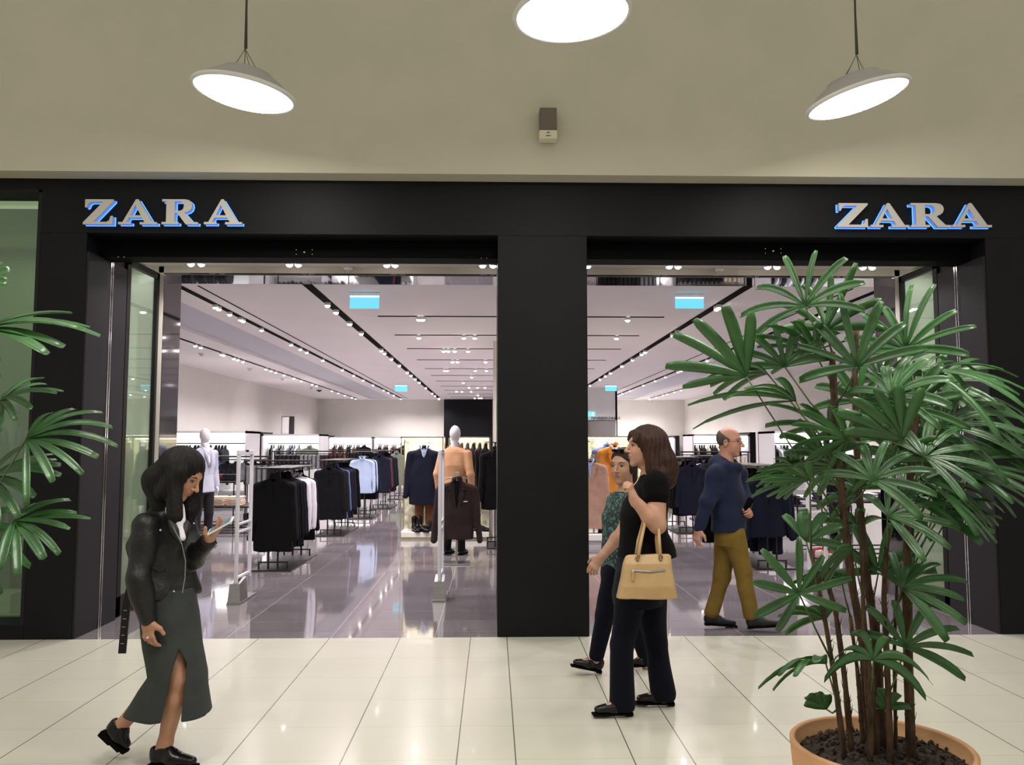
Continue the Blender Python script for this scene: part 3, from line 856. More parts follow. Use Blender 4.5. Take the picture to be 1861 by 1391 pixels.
def hang(kind, m, loc, rotz, label, group=None, name=None, sc=1.0, inner=None, plain=False, thin=1.0):
    """a copy of the garment kind with its own cloth colour"""
    base = make_kind(kind)
    r = bpy.data.objects.new(name or kind, None); C.objects.link(r)
    r.location = loc; r.rotation_euler = (0, 0, rotz); r.scale = (sc, sc * thin, sc)
    r['label'] = label; r['category'] = {'coat': 'coat', 'long_coat': 'coat', 'parka': 'coat', 'shirt': 'shirt'}.get(kind, 'jacket')
    if group: r['group'] = group
    for ch in base.children:
        if plain and not ch.name.startswith('garment'): continue
        c = ch.copy(); C.objects.link(c); c.parent = r
        if ch.name.startswith(('garment', 'lapel', 'collar')):
            c.material_slots[0].link = 'OBJECT'; c.material_slots[0].material = FB[m]
    if inner:
        b = BM(); tube(b, [(0, -.035, -.10), (0, -.052, -.36)], [.055, .012], 8)
        o = obj('inner_shirt', b, FB[inner], r)
        b = BM()
        for s in (-1, 1): tube(b, [(s * .012, -.082, -.15), (s * .045, -.062, -.085), (s * .05, .0, -.05), (0, .04, -.045)], .014, 6)
        obj('shirt_collar', b, FB[inner], o)
    return r

def trousers_prims():
    return [cone((-.085, 0, -.08), (-.09, 0, -1.0), .085, .075, flat=((0, 1, 0), .55)), cone((.085, 0, -.08), (.09, 0, -1.0), .085, .075, flat=((0, 1, 0), .55)), plane((0, 0, -.04), (0, 0, 1)), plane((0, 0, -1.03), (0, 0, -1))]
def hang_trousers(m, loc, rotz, label, group=None, L=1.0):
    if 'trousers' not in KINDS:
        t = bpy.data.objects.new('trousers', None); o = sobj('garment_body', trousers_prims(), .012, FB['black'], None, wrinkle(.006, 20, 12, 10)); o.parent = t
        b = BM(); tube(b, [(.0, 0, .0), (.018, 0, .012), (.022, 0, -.012), (.0, 0, -.03)], .0035, 6); tube(b, [(-.15, 0, -.035), (.15, 0, -.035)], .006, 6); obj('hanger', b, MT['chrome'], t)
        KINDS['trousers'] = t
    r = bpy.data.objects.new('trousers', None); C.objects.link(r); r.location = loc; r.rotation_euler = (0, 0, rotz); r.scale = (1, 1, L)
    r['label'] = label; r['category'] = 'trousers'
    if group: r['group'] = group
    for ch in KINDS['trousers'].children:
        c = ch.copy(); C.objects.link(c); c.parent = r
        if ch.name.startswith('garment'): c.material_slots[0].link = 'OBJECT'; c.material_slots[0].material = FB[m]
    return r

# ------------------------------------------------------------------ floor racks
def rack(x, y0, y1, h, label, w=.44, shelf=True):
    t = thing('clothes_rack', label, 'rack', (x, y0, 0)); D = y1 - y0; hw = w / 2
    b = BM(); bx(b, -hw - .04, hw + .04, -.02, D + .02, 0, .018, .003); obj('base_plate', b, MT['rackmetal'], t)
    for px_, py_ in ((-.06, .12), (.06, .12), (-.06, D - .12), (.06, D - .12)):
        b = BM(); bx(b, px_ - .011, px_ + .011, py_ - .011, py_ + .011, .018, h, .002); obj('post', b, MT['rackmetal'], t)
    b = BM(); bx(b, -.012, .012, -.02, D + .02, h - .03, h - .006); obj('rail', b, MT['rackmetal'], t)
    for yy in (.12, D - .12):
        b = BM(); bx(b, -.07, .07, yy - .012, yy + .012, h - .006, h + .012); obj('shelf_bracket', b, MT['rackmetal'], t)
        b = BM(); bx(b, -.19, .19, yy - .009, yy + .009, .09, .108); bx(b, -.19, -.172, yy - .009, yy + .009, .018, .09); bx(b, .172, .19, yy - .009, yy + .009, .018, .09)
        obj('cross_bar', b, MT['rackmetal'], t)
    if shelf:
        b = BM(); bx(b, -hw, hw, 0, D, h + .012, h + .026, .002); obj('top_shelf', b, MT['rackmetal'], t)
    return t
OW = ['first', 'second', 'third', 'fourth', 'fifth', 'sixth', 'seventh']
CN = {'black': 'black', 'charcoal': 'charcoal grey', 'navy': 'navy', 'darkblue': 'dark blue', 'midblue': 'blue', 'white': 'white', 'lightblue': 'light blue', 'brown': 'dark brown', 'wine': 'wine red', 'grey': 'grey', 'beige': 'beige', 'green': 'olive', 'rust': 'rust brown', 'cobalt': 'cobalt blue', 'skyblue': 'sky blue', 'lightgrey': 'pale grey', 'purple': 'purple'}
NM = {'coat': 'coat', 'long_coat': 'long coat', 'jacket': 'jacket', 'shirt': 'shirt', 'bomber': 'short jacket', 'parka': 'parka'}
def fill(x, y0, h, seq, where, step=.115, jit=.03, sc=1.0, plain=False):
    """a row of garments front to back on one rail"""
    y = y0; cnt = {}
    for i, (kind, m) in enumerate(seq):
        lab = '%s %s %s' % (CN[m], NM[kind], where)
        if 0: pass
        elif i == 0: lab = 'frontmost ' + lab
        elif i == len(seq) - 1: lab = 'rearmost ' + lab
        else:
            k = cnt.get((kind, m), 0)
            tot = sum(1 for q in seq[1:-1] if q == (kind, m))
            if tot > 1: lab = '%s of the middle %s %ss %s' % (OW[k], CN[m], NM[kind], where)
        if 0 < i < len(seq) - 1: cnt[(kind, m)] = cnt.get((kind, m), 0) + 1
        hang(kind, m, (x + random.uniform(-jit, jit), y, h - .012), random.uniform(-.10, .10), lab, 'clothes ' + where, sc=sc * random.uniform(.98, 1.02), plain=plain, thin=.62)
        y += step
# left column of racks
RX = -2.80
rack(RX, 10.62, 12.15, 1.275, 'dark metal clothes rack nearest the entrance in the left opening, hung with black coats')
fill(RX + .02, 10.68, 1.262, [('coat', 'black'), ('coat', 'charcoal'), ('coat', 'black'), ('coat', 'black'), ('coat', 'navy'), ('coat', 'black'), ('shirt', 'white'), ('shirt', 'white'), ('shirt', 'white'), ('shirt', 'white'), ('coat', 'black')], 'on the rack nearest the left entrance', .125)
rack(RX - .04, 14.6, 16.2, 1.30, 'second dark metal clothes rack of the left row, hung with dark jackets')
fill(RX - .04, 14.65, 1.287, [('coat', 'black'), ('coat', 'charcoal'), ('coat', 'midblue'), ('coat', 'navy'), ('coat', 'black'), ('coat', 'navy'), ('coat', 'charcoal'), ('coat', 'black'), ('coat', 'black')], 'on the second rack of the left row', .16)
rack(RX - .03, 17.9, 19.1, 1.42, 'third metal clothes rack of the left row, with a pale shirt in front')
fill(RX - .03, 17.95, 1.407, [('shirt', 'lightblue'), ('jacket', 'navy'), ('shirt', 'lightblue'), ('coat', 'black'), ('coat', 'navy'), ('coat', 'black')], 'on the third rack of the left row', .18)
rack(RX + .02, 20.6, 22.2, 1.42, 'fourth clothes rack of the left row, with dark red and navy coats')
fill(RX + .02, 20.65, 1.407, [('coat', 'navy'), ('coat', 'wine'), ('coat', 'charcoal'), ('coat', 'navy'), ('coat', 'black'), ('coat', 'black')], 'on the fourth rack of the left row', .22)
rack(RX - .0, 24.2, 25.8, 1.45, 'farthest clothes rack of the left row')
fill(RX - .0, 24.25, 1.437, [('coat', 'green'), ('coat', 'black'), ('coat', 'black'), ('coat', 'charcoal')], 'on the farthest rack of the left row', .3, plain=True)
# racks further left with trousers and short goods
def trouser_row(x, y, h, n, m, where, step=.085, L=.62, along='x'):
    for i in range(n):
        p = (x + i * step, y, h) if along == 'x' else (x, y + i * step, h)
        hang_trousers(m, p, PI / 2 + random.uniform(-.05, .05) if along == 'x' else random.uniform(-.1, .1), '%s %s trousers %s' % (ORD(i, 'leftmost' if along == 'x' else 'frontmost', 'from the left' if along == 'x' else 'from the front'), CN[m], where), 'trousers ' + where, L)
def long_rack(x0, x1, y, h, label, tiers=(1.0,)):
    t = thing('wide_rack', label, 'rack', ((x0 + x1) / 2, y, 0)); hw = (x1 - x0) / 2
    for px_ in (-hw, hw):
        b = BM(); bx(b, px_ - .012, px_ + .012, -.012, .012, 0, h); obj('post', b, MT['rackmetal'], t)
        b = BM(); bx(b, px_ - .02, px_ + .02, -.25, .25, 0, .02); obj('foot', b, MT['rackmetal'], t)
    b = BM(); bx(b, -hw, hw, -.16, .16, h - .01, h + .02); obj('top_shelf', b, MT['rackmetal'], t)
    b = BM(); bx(b, -hw, hw, -.01, .01, h - .07, h - .05); obj('rail', b, MT['rackmetal'], t)
    return t
for x0, x1, y, h, cols, lab, wh in ((-4.9, -3.65, 16.6, 1.27, ['grey', 'charcoal', 'grey'], 'wide low rack of trousers behind the first rack on the left', 'on the low rack behind the black coats'),
                               (-5.5, -3.7, 21.0, 1.42, ['charcoal', 'grey', 'brown'], 'wide rack of grey trousers before the second left wall unit', 'on the rack before the second left unit'),
                               (-5.3, -3.4, 26.5, 1.42, ['rust', 'charcoal', 'navy'], 'wide rack of rust and dark trousers before the back wall', 'on the rack before the left back wall')):
    long_rack(x0, x1, y, h, lab)
    n = int((x1 - x0 - .1) / .105)
    for i in range(n):
        m = cols[min(len(cols) - 1, i * len(cols) // n)]
        hang_trousers(m, (x0 + .08 + i * .105, y, h - .075), PI / 2 + random.uniform(-.06, .06), '%s trousers, %s, %s' % (CN[m], ORD(i, 'leftmost', 'from left'), wh), 'trousers ' + wh, .34 + .05 * random.random())
# right column of racks
RR = 3.62
rack(RR, 10.62, 12.2, 1.30, 'dark rack right of the man, hung with navy jackets over trousers')
for i, m in enumerate(['navy', 'navy', 'black', 'navy', 'navy', 'charcoal', 'navy', 'black']):
    hang('jacket', m, (RR + (.0 if i else -.08) + random.uniform(-.03, .03), 10.7 + i * .17, 1.287), random.uniform(-.12, .12), '%s %s jacket on the rack right of the man' % (ORD(i), CN[m]), 'jackets on the rack right of the man', sc=1.1)
for i in range(4):
    hang_trousers('navy', (RR + .0, 10.78 + i * .34, 1.12), random.uniform(-.1, .1), '%s dark navy trousers hung under the jackets right of the man' % ORD(i), 'trousers under the navy jackets', .92)
rack(RR - .05, 14.9, 16.3, 1.34, 'clothes rack behind the man with beige and navy coats')
fill(RR - .02, 14.95, 1.327, [('coat', 'navy'), ('coat', 'black'), ('coat', 'black'), ('coat', 'beige'), ('coat', 'beige'), ('coat', 'black'), ('coat', 'navy')], 'on the rack behind the man', .19)
rack(RR + .9, 16.9, 17.9, 1.34, 'clothes rack to the right of the man at his shoulder height')
fill(RR + .9, 16.95, 1.327, [('jacket', 'charcoal'), ('jacket', 'black'), ('shirt', 'white'), ('jacket', 'navy')], 'on the rack between the man and the palm', .25)
for i, (x0, x1, y, cols) in enumerate(((4.3, 5.9, 19.0, ['charcoal', 'black', 'beige']), (2.6, 4.2, 20.4, ['black', 'charcoal', 'grey']), (2.5, 4.6, 25.5, ['charcoal', 'navy', 'black']))):
    lab = ('wide rack of hanging trousers before the right wall units', 'wide rack of dark trousers behind the man', 'wide rack of dark trousers far back on the right')[i]
    long_rack(x0, x1, y, 1.42, lab)
    n = int((x1 - x0 - .1) / .105)
    for k in range(n):
        m = cols[min(2, k * 3 // n)]
        hang_trousers(m, (x0 + .08 + k * .105, y, 1.345), PI / 2 + random.uniform(-.06, .06), '%s trousers, %s, %s' % (CN[m], ORD(k, 'leftmost', 'from left'), ('on the rack before the right wall units', 'on the rack behind the man', 'on the rack far back on the right')[i]), 'trousers on the ' + lab, .6)

# ------------------------------------------------------------------ lit wall units
def wall_unit(x0, x1, y, dep, h, lab, panel=None, n=16, cols=('black', 'black', 'charcoal', 'navy'), front=None, where=''):
    t = thing('wall_unit', lab, 'display unit', ((x0 + x1) / 2, y, 0)); hw = (x1 - x0) / 2
    b = BM()
    bx(b, -hw, -hw + .05, 0, dep, 0, h); bx(b, hw - .05, hw, 0, dep, 0, h); bx(b, -hw, hw, 0, dep, h - .05, h); bx(b, -hw, hw, 0, dep, 0, .12); bx(b, -hw, hw, dep - .04, dep, 0, h)
    obj('carcass', b, MT['greylaq'], t)
    b = BM(); bx(b, -hw + .05, hw - .05, dep - .06, dep - .041, .12, h - .05); obj('back_panel', b, MT['white'], t)
    b = BM(); bx(b, -hw + .06, hw - .06, .06, dep - .06, h - .075, h - .051); bx(b, -hw + .06, hw - .06, dep - .075, dep - .061, h - .22, h - .08); obj('light_panel', b, MT['nicheglow'], t)
    b = BM(); bx(b, -hw + .05, hw - .05, dep - .40, dep - .08, .55, .58); obj('shelf', b, MT['white'], t)
    b = BM(); tube(b, [(-hw + .05, dep * .45, h - .27), (hw - .05, dep * .45, h - .27)], .012, 6); obj('rail', b, MT['rackmetal'], t)
    if panel is not None:
        s = panel; b = BM(); a0, a1 = sorted((s * hw, s * (hw + .17))); bx(b, a0, a1, -.01, dep, 0, h + .06); obj('dark_column', b, MT['facade'], t)
    # clothes seen edge-on, then one facing front
    yr = y + dep * .45; zr = h - .29
    seq = []
    xs = x0 + .14; i = 0
    while xs < x1 - .62 and i < n:
        m = cols[i % len(cols)] if i < n * .62 else cols[(i * 7) % len(cols)]
        hang('bomber' if m != 'white' else 'shirt', m, (xs, yr, zr), PI / 2 + random.uniform(-.08, .08), '%s garment edge-on, %s, %s' % (CN[m], ORD(i, 'leftmost', 'from left'), where), 'edge-on clothes ' + where, name='hanging_garment', sc=.95, plain=True, thin=.42)
        xs += .068; i += 1
        if i % 6 == 0: xs += .05
    if front: hang('bomber', front, (x1 - .40, yr - .10, zr), 0, '%s jacket facing out, right end, %s' % (CN[front], where), None, sc=1.0)
    return t
UH = 1.89
L1 = SX - 5.72; L1b = WL + .02
U = [(WL + .02, SX - 5.72, 18.0, 1.0, 'large lit wall unit nearest on the left, behind the pale-suited mannequin', None, ('black', 'charcoal', 'black', 'black'), None, 'in the nearest lit wall unit on the left', 18),
     (SX - 7.0, SX - 5.33, 23.7, 1.2, 'second lit wall unit along the left side, with an olive jacket', -1, ('black', 'green', 'white', 'grey'), 'green', 'in the second lit wall unit on the left', 12),
     (SX - 6.95, SX - 5.2, 33.0, 1.3, 'lit back wall unit at the far left', -1, ('black', 'rust', 'white', 'black'), 'black', 'in the far left back wall unit', 14),
     (SX - 5.15, SX - 3.6, 33.0, 1.3, 'lit back wall unit left of the brass glass case', None, ('black', 'black', 'white', 'rust'), 'black', 'in the back wall unit left of the case', 12)]
for x0, x1, y, dp, lab, pan, cols, fr, wh, n in U:
    wall_unit(x0, x1, y, dp, UH, lab, pan, n, cols, fr, wh)
UR = [(SX + 5.72, WR - .02, 18.0, 1.0, 'large lit wall unit nearest on the right, behind the palm', None, ('charcoal', 'black', 'white', 'grey'), None, 'in the nearest lit wall unit on the right', 16),
     (SX + 5.33, SX + 7.0, 23.7, 1.2, 'second lit wall unit along the right side, beside the man', 1, ('black', 'black', 'beige', 'black'), 'black', 'in the second lit wall unit on the right', 12),
     (SX + 3.9, SX + 6.9, 33.0, 1.3, 'lit back wall unit on the right, behind the women', 1, ('brown', 'black', 'rust', 'black'), 'brown', 'in the back wall unit on the right', 18)]
for x0, x1, y, dp, lab, pan, cols, fr, wh, n in UR:
    wall_unit(x0, x1, y, dp, UH, lab, pan, n, cols, fr, wh)
for x, y, lb in ((-4.55, 18.0, 'grey end wall of the first unit, left'),):
    pass
# tall mirror fin on the left side wall above the second unit
a, c = at(512, 757, 24.9), at(534, 791, 24.9)
t = thing('tall_mirror', 'dark framed tall mirror rising above the second lit unit on the left', 'mirror', (0, 0, 0))
b = BM(); bx(b, a.x, c.x, 24.9, 24.95, UH + .001, a.z); obj('frame', b, MT['black_metal'], t)
b = BM(); bx(b, a.x + .02, a.x + (c.x - a.x) * .6, 24.88, 24.899, UH + .02, a.z - .02); obj('glass', b, MT['greylaq'], t)

# ------------------------------------------------------------------ display tables with folded clothes
def table(x0, x1, y0, y1, h, lab):
    t = thing('display_table', lab, 'table', ((x0 + x1) / 2, (y0 + y1) / 2, 0)); hx, hy = (x1 - x0) / 2, (y1 - y0) / 2
    b = BM(); bx(b, -hx, hx, -hy, hy, h - .03, h, .004); obj('table_top', b, MT['rackmetal'], t)
    for sx in (-1, 1):
        for sy in (-1, 1):
            b = BM(); bx(b, sx * hx - .02 * (sx > 0) - .0, sx * hx + .02 * (sx < 0) + .0, sy * hy - .02 * (sy > 0), sy * hy + .02 * (sy < 0), 0, h - .03); obj('leg', b, MT['rackmetal'], t)
    b = BM(); bx(b, -hx, hx, -hy + .0, -hy + .02, .02, .04); bx(b, -hx, hx, hy - .02, hy, .02, .04); obj('stretcher', b, MT['rackmetal'], t)
    return t
FOLD = {}
def fold_mesh():
    if 'm' not in FOLD:
        b = BM(); bx(b, -.13, .13, -.17, .17, 0, .032, .013); FOLD['m'] = bpy.data.meshes.new('folded'); b.normal_update(); b.to_mesh(FOLD['m']); b.free(); FOLD['m'].materials.append(FB['white'])
    return FOLD['m']
def pile(x, y, z, ms, where):
    for i, m in enumerate(ms):
        o = bpy.data.objects.new('folded_shirt', fold_mesh()); C.objects.link(o); o.location = (x + random.uniform(-.008, .008), y + random.uniform(-.01, .01), z + i * .0325); o.rotation_euler = (0, 0, random.uniform(-.05, .05))
        o.material_slots[0].link = 'OBJECT'; o.material_slots[0].material = FB[m]
        tag(o, '%s %s folded garment, %s' % (('lowest' if i == 0 else ('topmost' if i == len(ms) - 1 else OW[i] + ' lowest')), CN[m], where), 'folded clothes', 'folded clothes ' + where)
CN['rose'] = 'rose beige'; CN['sand'] = 'tan'; FB['sand'] = fab('sand_cotton', (0.55, 0.42, 0.33))
OW = ['first', 'second', 'third', 'fourth', 'fifth', 'sixth', 'seventh']
def tablefill(x0, x1, y, z, cols, base, n=4):
    k = int((x1 - x0) / .30)
    for i in range(k):
        pile(x0 + .16 + i * .30, y, z, [cols[i % len(cols)]] * n, '%s pile %s' % (OW[i], base))
table(-5.75, -4.30, 14.9, 15.9, .50, 'low dark display table with tan folded clothes behind the woman with the phone')
tablefill(-5.72, -4.32, 15.2, .50, ['navy', 'darkblue', 'sand', 'sand'], 'on the front low table, left', 5)
table(-6.6, -5.0, 16.2, 17.1, .88, 'taller display table behind the low one, with blue and grey folded clothes')
tablefill(-6.55, -5.0, 16.6, .88, ['charcoal', 'darkblue', 'lightblue', 'wine', 'charcoal'], 'on the taller left table', 4)
long_rack(-6.9, -4.7, 17.55, 1.34, 'low rail of bright blue shirts below the nearest left wall unit')
for i in range(11):
    m = ['cobalt', 'skyblue', 'cobalt', 'skyblue', 'cobalt', 'skyblue', 'charcoal', 'charcoal', 'grey', 'charcoal', 'charcoal'][i]
    hang('bomber', m, (-6.72 + i * .19, 17.55, 1.27), .5, '%s shirt on the low rail, %s' % (ORD(i, 'leftmost', 'from the left'), CN[m]), 'shirts on the low rail of the nearest left wall unit', name='hanging_shirt', sc=.62, plain=True)
table(4.75, 6.3, 11.9, 12.9, .78, 'display table seen through the palm on the right')
tablefill(4.8, 6.3, 12.3, .78, ['navy', 'darkblue', 'white', 'charcoal', 'navy'], 'on the table behind the palm', 3)
table(5.0, 6.5, 14.9, 15.9, .50, 'low display table at the right, behind the palm')
tablefill(5.02, 6.5, 15.2, .50, ['charcoal', 'navy', 'white', 'navy'], 'on the low table at the right', 5)

# ------------------------------------------------------------------ brass glass cases
def shoe_prims(x, y, z, L=.27, boot=0, ang=0.0):
    c, s = math.cos(ang), math.sin(ang)
    def q(a, bb, cc): return (x + a * c - bb * s, y + a * s + bb * c, z + cc)
    lat = (-s, c, 0)
    P = [cone(q(0, 0, .045), q(L * .45, 0, .04), .036, .036, .03), cone(q(L * .45, 0, .035), q(L - .05, 0, .028), .036, .026, .03, flat=(lat, 1.25)), cone(q(0, 0, .04), q(.0, 0, .085 + boot), .034, .036 + boot * .1, .03),
         cone(q(L * .3, 0, .075), q(.04, 0, .085), .024, .032, .03), cone(q(-.005, 0, .012), q(L - .045, 0, .012), .033, .036, .01, flat=(lat, 1.05))]
    P.append(plane(q(0, 0, 0.0), (0, 0, -1)))
    if not boot: P.append(cone(q(0, 0, .09), q(.03, 0, .14), .026, .03, .008, '-'))
    return P
LEATHER = mat('black_leather', (0.005, 0.0045, 0.005), 0.26, spec=.3, coat=.06, bump=.1, bscale=60)
def make_shoe(name, lab, loc, ang=0, boot=0, m=None, grp=None, L=.27):
    t = thing(name, lab, 'shoe', loc, ang, grp)
    sobj('upper', shoe_prims(0, 0, .012, L, boot), .007, m or LEATHER, t)
    b = BM(); bx(b, -.035, L * .3 - .03, -.034, .034, 0, .02, .004); bx(b, L * .3 - .03, L - .02, -.042, .042, 0, .012, .004); obj('sole', b, MT['slot'], t)
    return t
def case(x0, x1, y, dep, h, lab, brass=MT['brass']):
    t = thing('glass_case', lab, 'display case', ((x0 + x1) / 2, y, 0)); hx = (x1 - x0) / 2
    b = BM(); bx(b, -hx, hx, 0, dep, 0, .035); obj('base_rim', b, brass, t)
    b = BM(); bx(b, -hx + .005, hx - .005, .005, dep - .005, .035, .12, .004); obj('plinth', b, MT['plinth'], t)
    for sx in (-1, 1):
        for yy in (0, dep - .02):
            b = BM(); xa = sx * hx; bx(b, min(xa, xa - sx * .02), max(xa, xa - sx * .02), yy, yy + .02, .035, h); obj('corner_post', b, brass, t)
    b = BM(); bx(b, -hx, hx, 0, .02, h - .02, h); bx(b, -hx, hx, dep - .02, dep, h - .02, h); bx(b, -hx, -hx + .02, .02, dep - .02, h - .02, h); bx(b, hx - .02, hx, .02, dep - .02, h - .02, h); obj('top_frame', b, brass, t)
    b = BM(); bx(b, -hx + .03, hx - .03, .06, .12, h - .045, h - .025); obj('light_strip', b, MT['caseglow'], t)
    b = BM(); bx(b, -hx + .02, hx - .02, dep - .019, dep - .012, .12, h - .02); obj('back_glass', b, MT['caseback'], t)
    b = BM(); tube(b, [(-hx + .02, dep * .45, h - .09), (hx - .02, dep * .45, h - .09)], .009, 8); obj('rail', b, brass, t)
    for i, xx in enumerate((-hx * .5, 0.05, hx * .55)):
        b = BM(); bx(b, xx - .10, xx - .095, dep - .1, dep - .09, .5, h - .05); bx(b, xx + .05, xx + .055, dep - .1, dep - .09, .5, h - .05)
        obj('back_rod', b, brass, t)
    return t
MT['caseback'] = mat('case_back', (0.60, 0.58, 0.42), 0.25, var=.45, vscale=9)
cA0, cA1 = at(728, 808, 14.1).x, at(806, 808, 14.1).x
cB0, cB1 = at(815, 808, 14.1).x, at(891, 808, 14.1).x
CHT = at(800, 794, 14.1).z
case(cA0, cA1, 14.1, .55, CHT, 'tall brass framed glass case with a navy parka and boots')
case(cB0, cB1, 14.1, .55, CHT, 'tall brass framed glass case with dark coats beside the centre pier')
lamp('case_light', 'AREA', ((cA0 + cB1) / 2, 14.3, CHT + .02), 16, (1, .93, .78), (0, 0, 0), 1.3, .2)
hang('parka', 'navy', ((cA0 + cA1) / 2 + .03, 14.22, CHT - .10), 0, 'navy parka over a light blue collar in the left brass case', None, inner='lightblue', sc=1.08)
hang('parka', 'lightblue', ((cA0 + cA1) / 2 + .07, 14.36, CHT - .10), .1, 'light blue jacket just showing behind the navy parka in the case', None, sc=1.0)
hang_trousers('rust', ((cA0 + cA1) / 2 + .03, 14.34, .87), 0, 'rust brown trousers hanging below the navy parka in the brass case', None, .62)
make_shoe('boot', 'black lace-up boot at the left of the brass case floor', (cA0 + .22, 14.30, .12), -1.2, .12)
make_shoe('boot', 'black boot beside its pair on the brass case floor, turned outward', (cA0 + .32, 14.25, .12), -.9, .12)
make_shoe('boot', 'low black boot at the right of the brass case floor', (cA1 - .22, 14.25, .12), 3.4, .04)
for i in range(6):
    m = ['wine', 'brown', 'brown', 'black', 'brown', 'black', 'black', 'black'][i]
    hang('coat', m, (cB0 + .10 + i * .105, 14.40, CHT - .09), PI / 2 - .25, '%s %s coat in the glass case beside the pier' % (ORD(i, 'leftmost', 'from the left'), CN[m]), 'coats in the glass case beside the pier', sc=.92, plain=True, thin=.5)
make_shoe('boot', 'dark boot on the floor of the glass case beside the pier', (cB1 - .24, 14.25, .12), -.3, .09)
hang('purple' and 'shirt', 'purple', (cB0 + .02 - .03, 14.75, 1.6), .3, 'purple shirt hanging between the two brass cases', None, sc=.8)
# right case behind the pier, orange jacket and rose coat in front
rc0, rc1 = at(1063, 808, 14.1).x, at(1212, 808, 14.1).x
case(rc0, rc1, 14.1, .55, at(1100, 793, 14.1).z, 'glass case right of the pier with an orange jacket')
lamp('case_light', 'AREA', ((rc0 + rc1) / 2, 14.3, CHT + .02), 14, (1, .93, .78), (0, 0, 0), 1.1, .2)
rj = at(1118, 808, 14.2).x
hang('jacket', 'orange' if False else 'orange', (rj - .02, 14.18, CHT - .07), 0, 'orange suede jacket over a white collar in the right glass case', None, inner='white', sc=1.12) if 'orange' in FB else None
hang('jacket', 'midblue', (rj - .12, 14.36, CHT - .07), 0, 'blue jacket just behind the orange suede jacket', None, sc=1.0)
hang_trousers('navy', (rj + .04, 14.34, 1.0), 0, 'dark trousers hanging below the orange jacket', None, .75)
make_shoe('dress_shoe', 'black shoe on the low plinth right of the pier', (at(1093, 808, 13).x, 13.2, .20), -.6)
t = thing('stone_plinth', 'low pale plinth at the foot of the rose beige coat', 'plinth', (at(1088, 808, 13.2).x, 13.2, 0))
b = BM(); bx(b, -.55, .22, -.25, .25, .10, .20, .01); obj('top_slab', b, MT['white'], t); b = BM(); bx(b, -.5, .18, -.2, .2, 0, .10); obj('base', b, MT['greylaq'], t)
def coat_stand(px, Y, top_y, base_y, lab):
    x = at(px, 808, Y).x; h = at(px, top_y, Y).z
    t = thing('coat_stand', lab, 'stand', (x, Y, 0))
    b = BM(); bx(b, -.18, .18, -.16, .16, 0, .02, .003); obj('base', b, MT['steel'], t)
    b = BM(); bx(b, -.014, .014, -.014, .014, .02, h); obj('pole', b, MT['steel'], t)
    b = BM(); bx(b, -.03, .03, -.03, .03, h, h + .075, .006); obj('finial', b, MT['brass'], t)
    b = BM(); tube(b, [(-.16, 0, h - .03), (-.12, 0, h - .01), (.12, 0, h - .01), (.16, 0, h - .03)], .008, 6); obj('cross_bar', b, MT['steel'], t)
    return x, h
x, h = coat_stand(831, 11.25, 868, 1030, 'steel stand with square base holding the dark brown blazer')
o = hang('jacket', 'brown', (x, 11.25 - .02, h + .04), 0, 'dark brown blazer with white pocket square on the steel stand', None, sc=1.08, inner='black')
b = BM(); bx(b, .085, .135, -.098, -.092, -.335, -.325); obj('pocket_square', b, FB['white'], o)
x, h = coat_stand(1078, 13.2, 835, 980, 'steel stand holding the rose beige coat right of the pier')
hang('long_coat', 'rose', (x - .05, 13.15, h + .05), -.2, 'rose beige long coat on a stand just right of the pier', None, sc=1.0, inner='lightblue')
hang('coat', 'black', (at(893, 808, 12.9).x + .08, 12.9, 1.60), .3, 'dark coat half hidden by the left edge of the centre pier', None, sc=1.0)
rack(at(893, 808, 12.9).x + .12, 12.8, 13.6, 1.61, 'rack half hidden by the left edge of the centre pier', w=.3)

# ------------------------------------------------------------------ security gates
def gate(x, y0, lab, h=1.49):
    t = thing('security_gate', lab, 'security gate', (x, y0, 0)); D = .46
    b = BM(); bx(b, -.07, .07, -.05, D + .08, 0, .02, .003)
    vs = [b.verts.new(p) for p in ((-.065, -.04, .02), (.065, -.04, .02), (.065, .22, .02), (-.065, .22, .02), (-.05, -.02, .20), (.05, -.02, .20), (.05, .2, .24), (-.05, .2, .24))]
    for f in ((0, 1, 5, 4), (1, 2, 6, 5), (2, 3, 7, 6), (3, 0, 4, 7), (4, 5, 6, 7), (0, 3, 2, 1)): b.faces.new([vs[i] for i in f])
    obj('foot', b, MT['steel'], t)
    for yy in (0.0, D):
        b = BM(); bx(b, -.018, .018, yy, yy + .032, .10 if yy == 0 else .2, h, .006); obj('upright', b, MT['gate'], t)
    b = BM(); bx(b, -.018, .018, .0, D + .03, h, h + .05, .006); obj('head', b, MT['gate'], t)
    b = BM(); bx(b, -.019, .019, .19, .30, h + .03, h + .052); obj('indicator', b, MT['slot'], t)
    for z in (.70, .78):
        b = BM(); bx(b, -.014, .014, .03, D, z, z + .018); obj('cross_tube', b, MT['gate'], t)
    b = BM(); bx(b, -.014, .014, .03, D, .24, .26); obj('lower_tube', b, MT['gate'], t)
gate(SX - 3.01, 8.50, 'white security gate at the left of the left opening beside the black coats')
gate(at(800, 808, 8.6).x, 8.60, 'white security gate seen edge-on in front of the brown blazer')
gate(2 * SX - at(800, 808, 8.6).x, 8.60, 'white security gate hidden behind the walking women')
gate(SX + 3.01, 8.50, 'white security gate seen through the palm on the right')

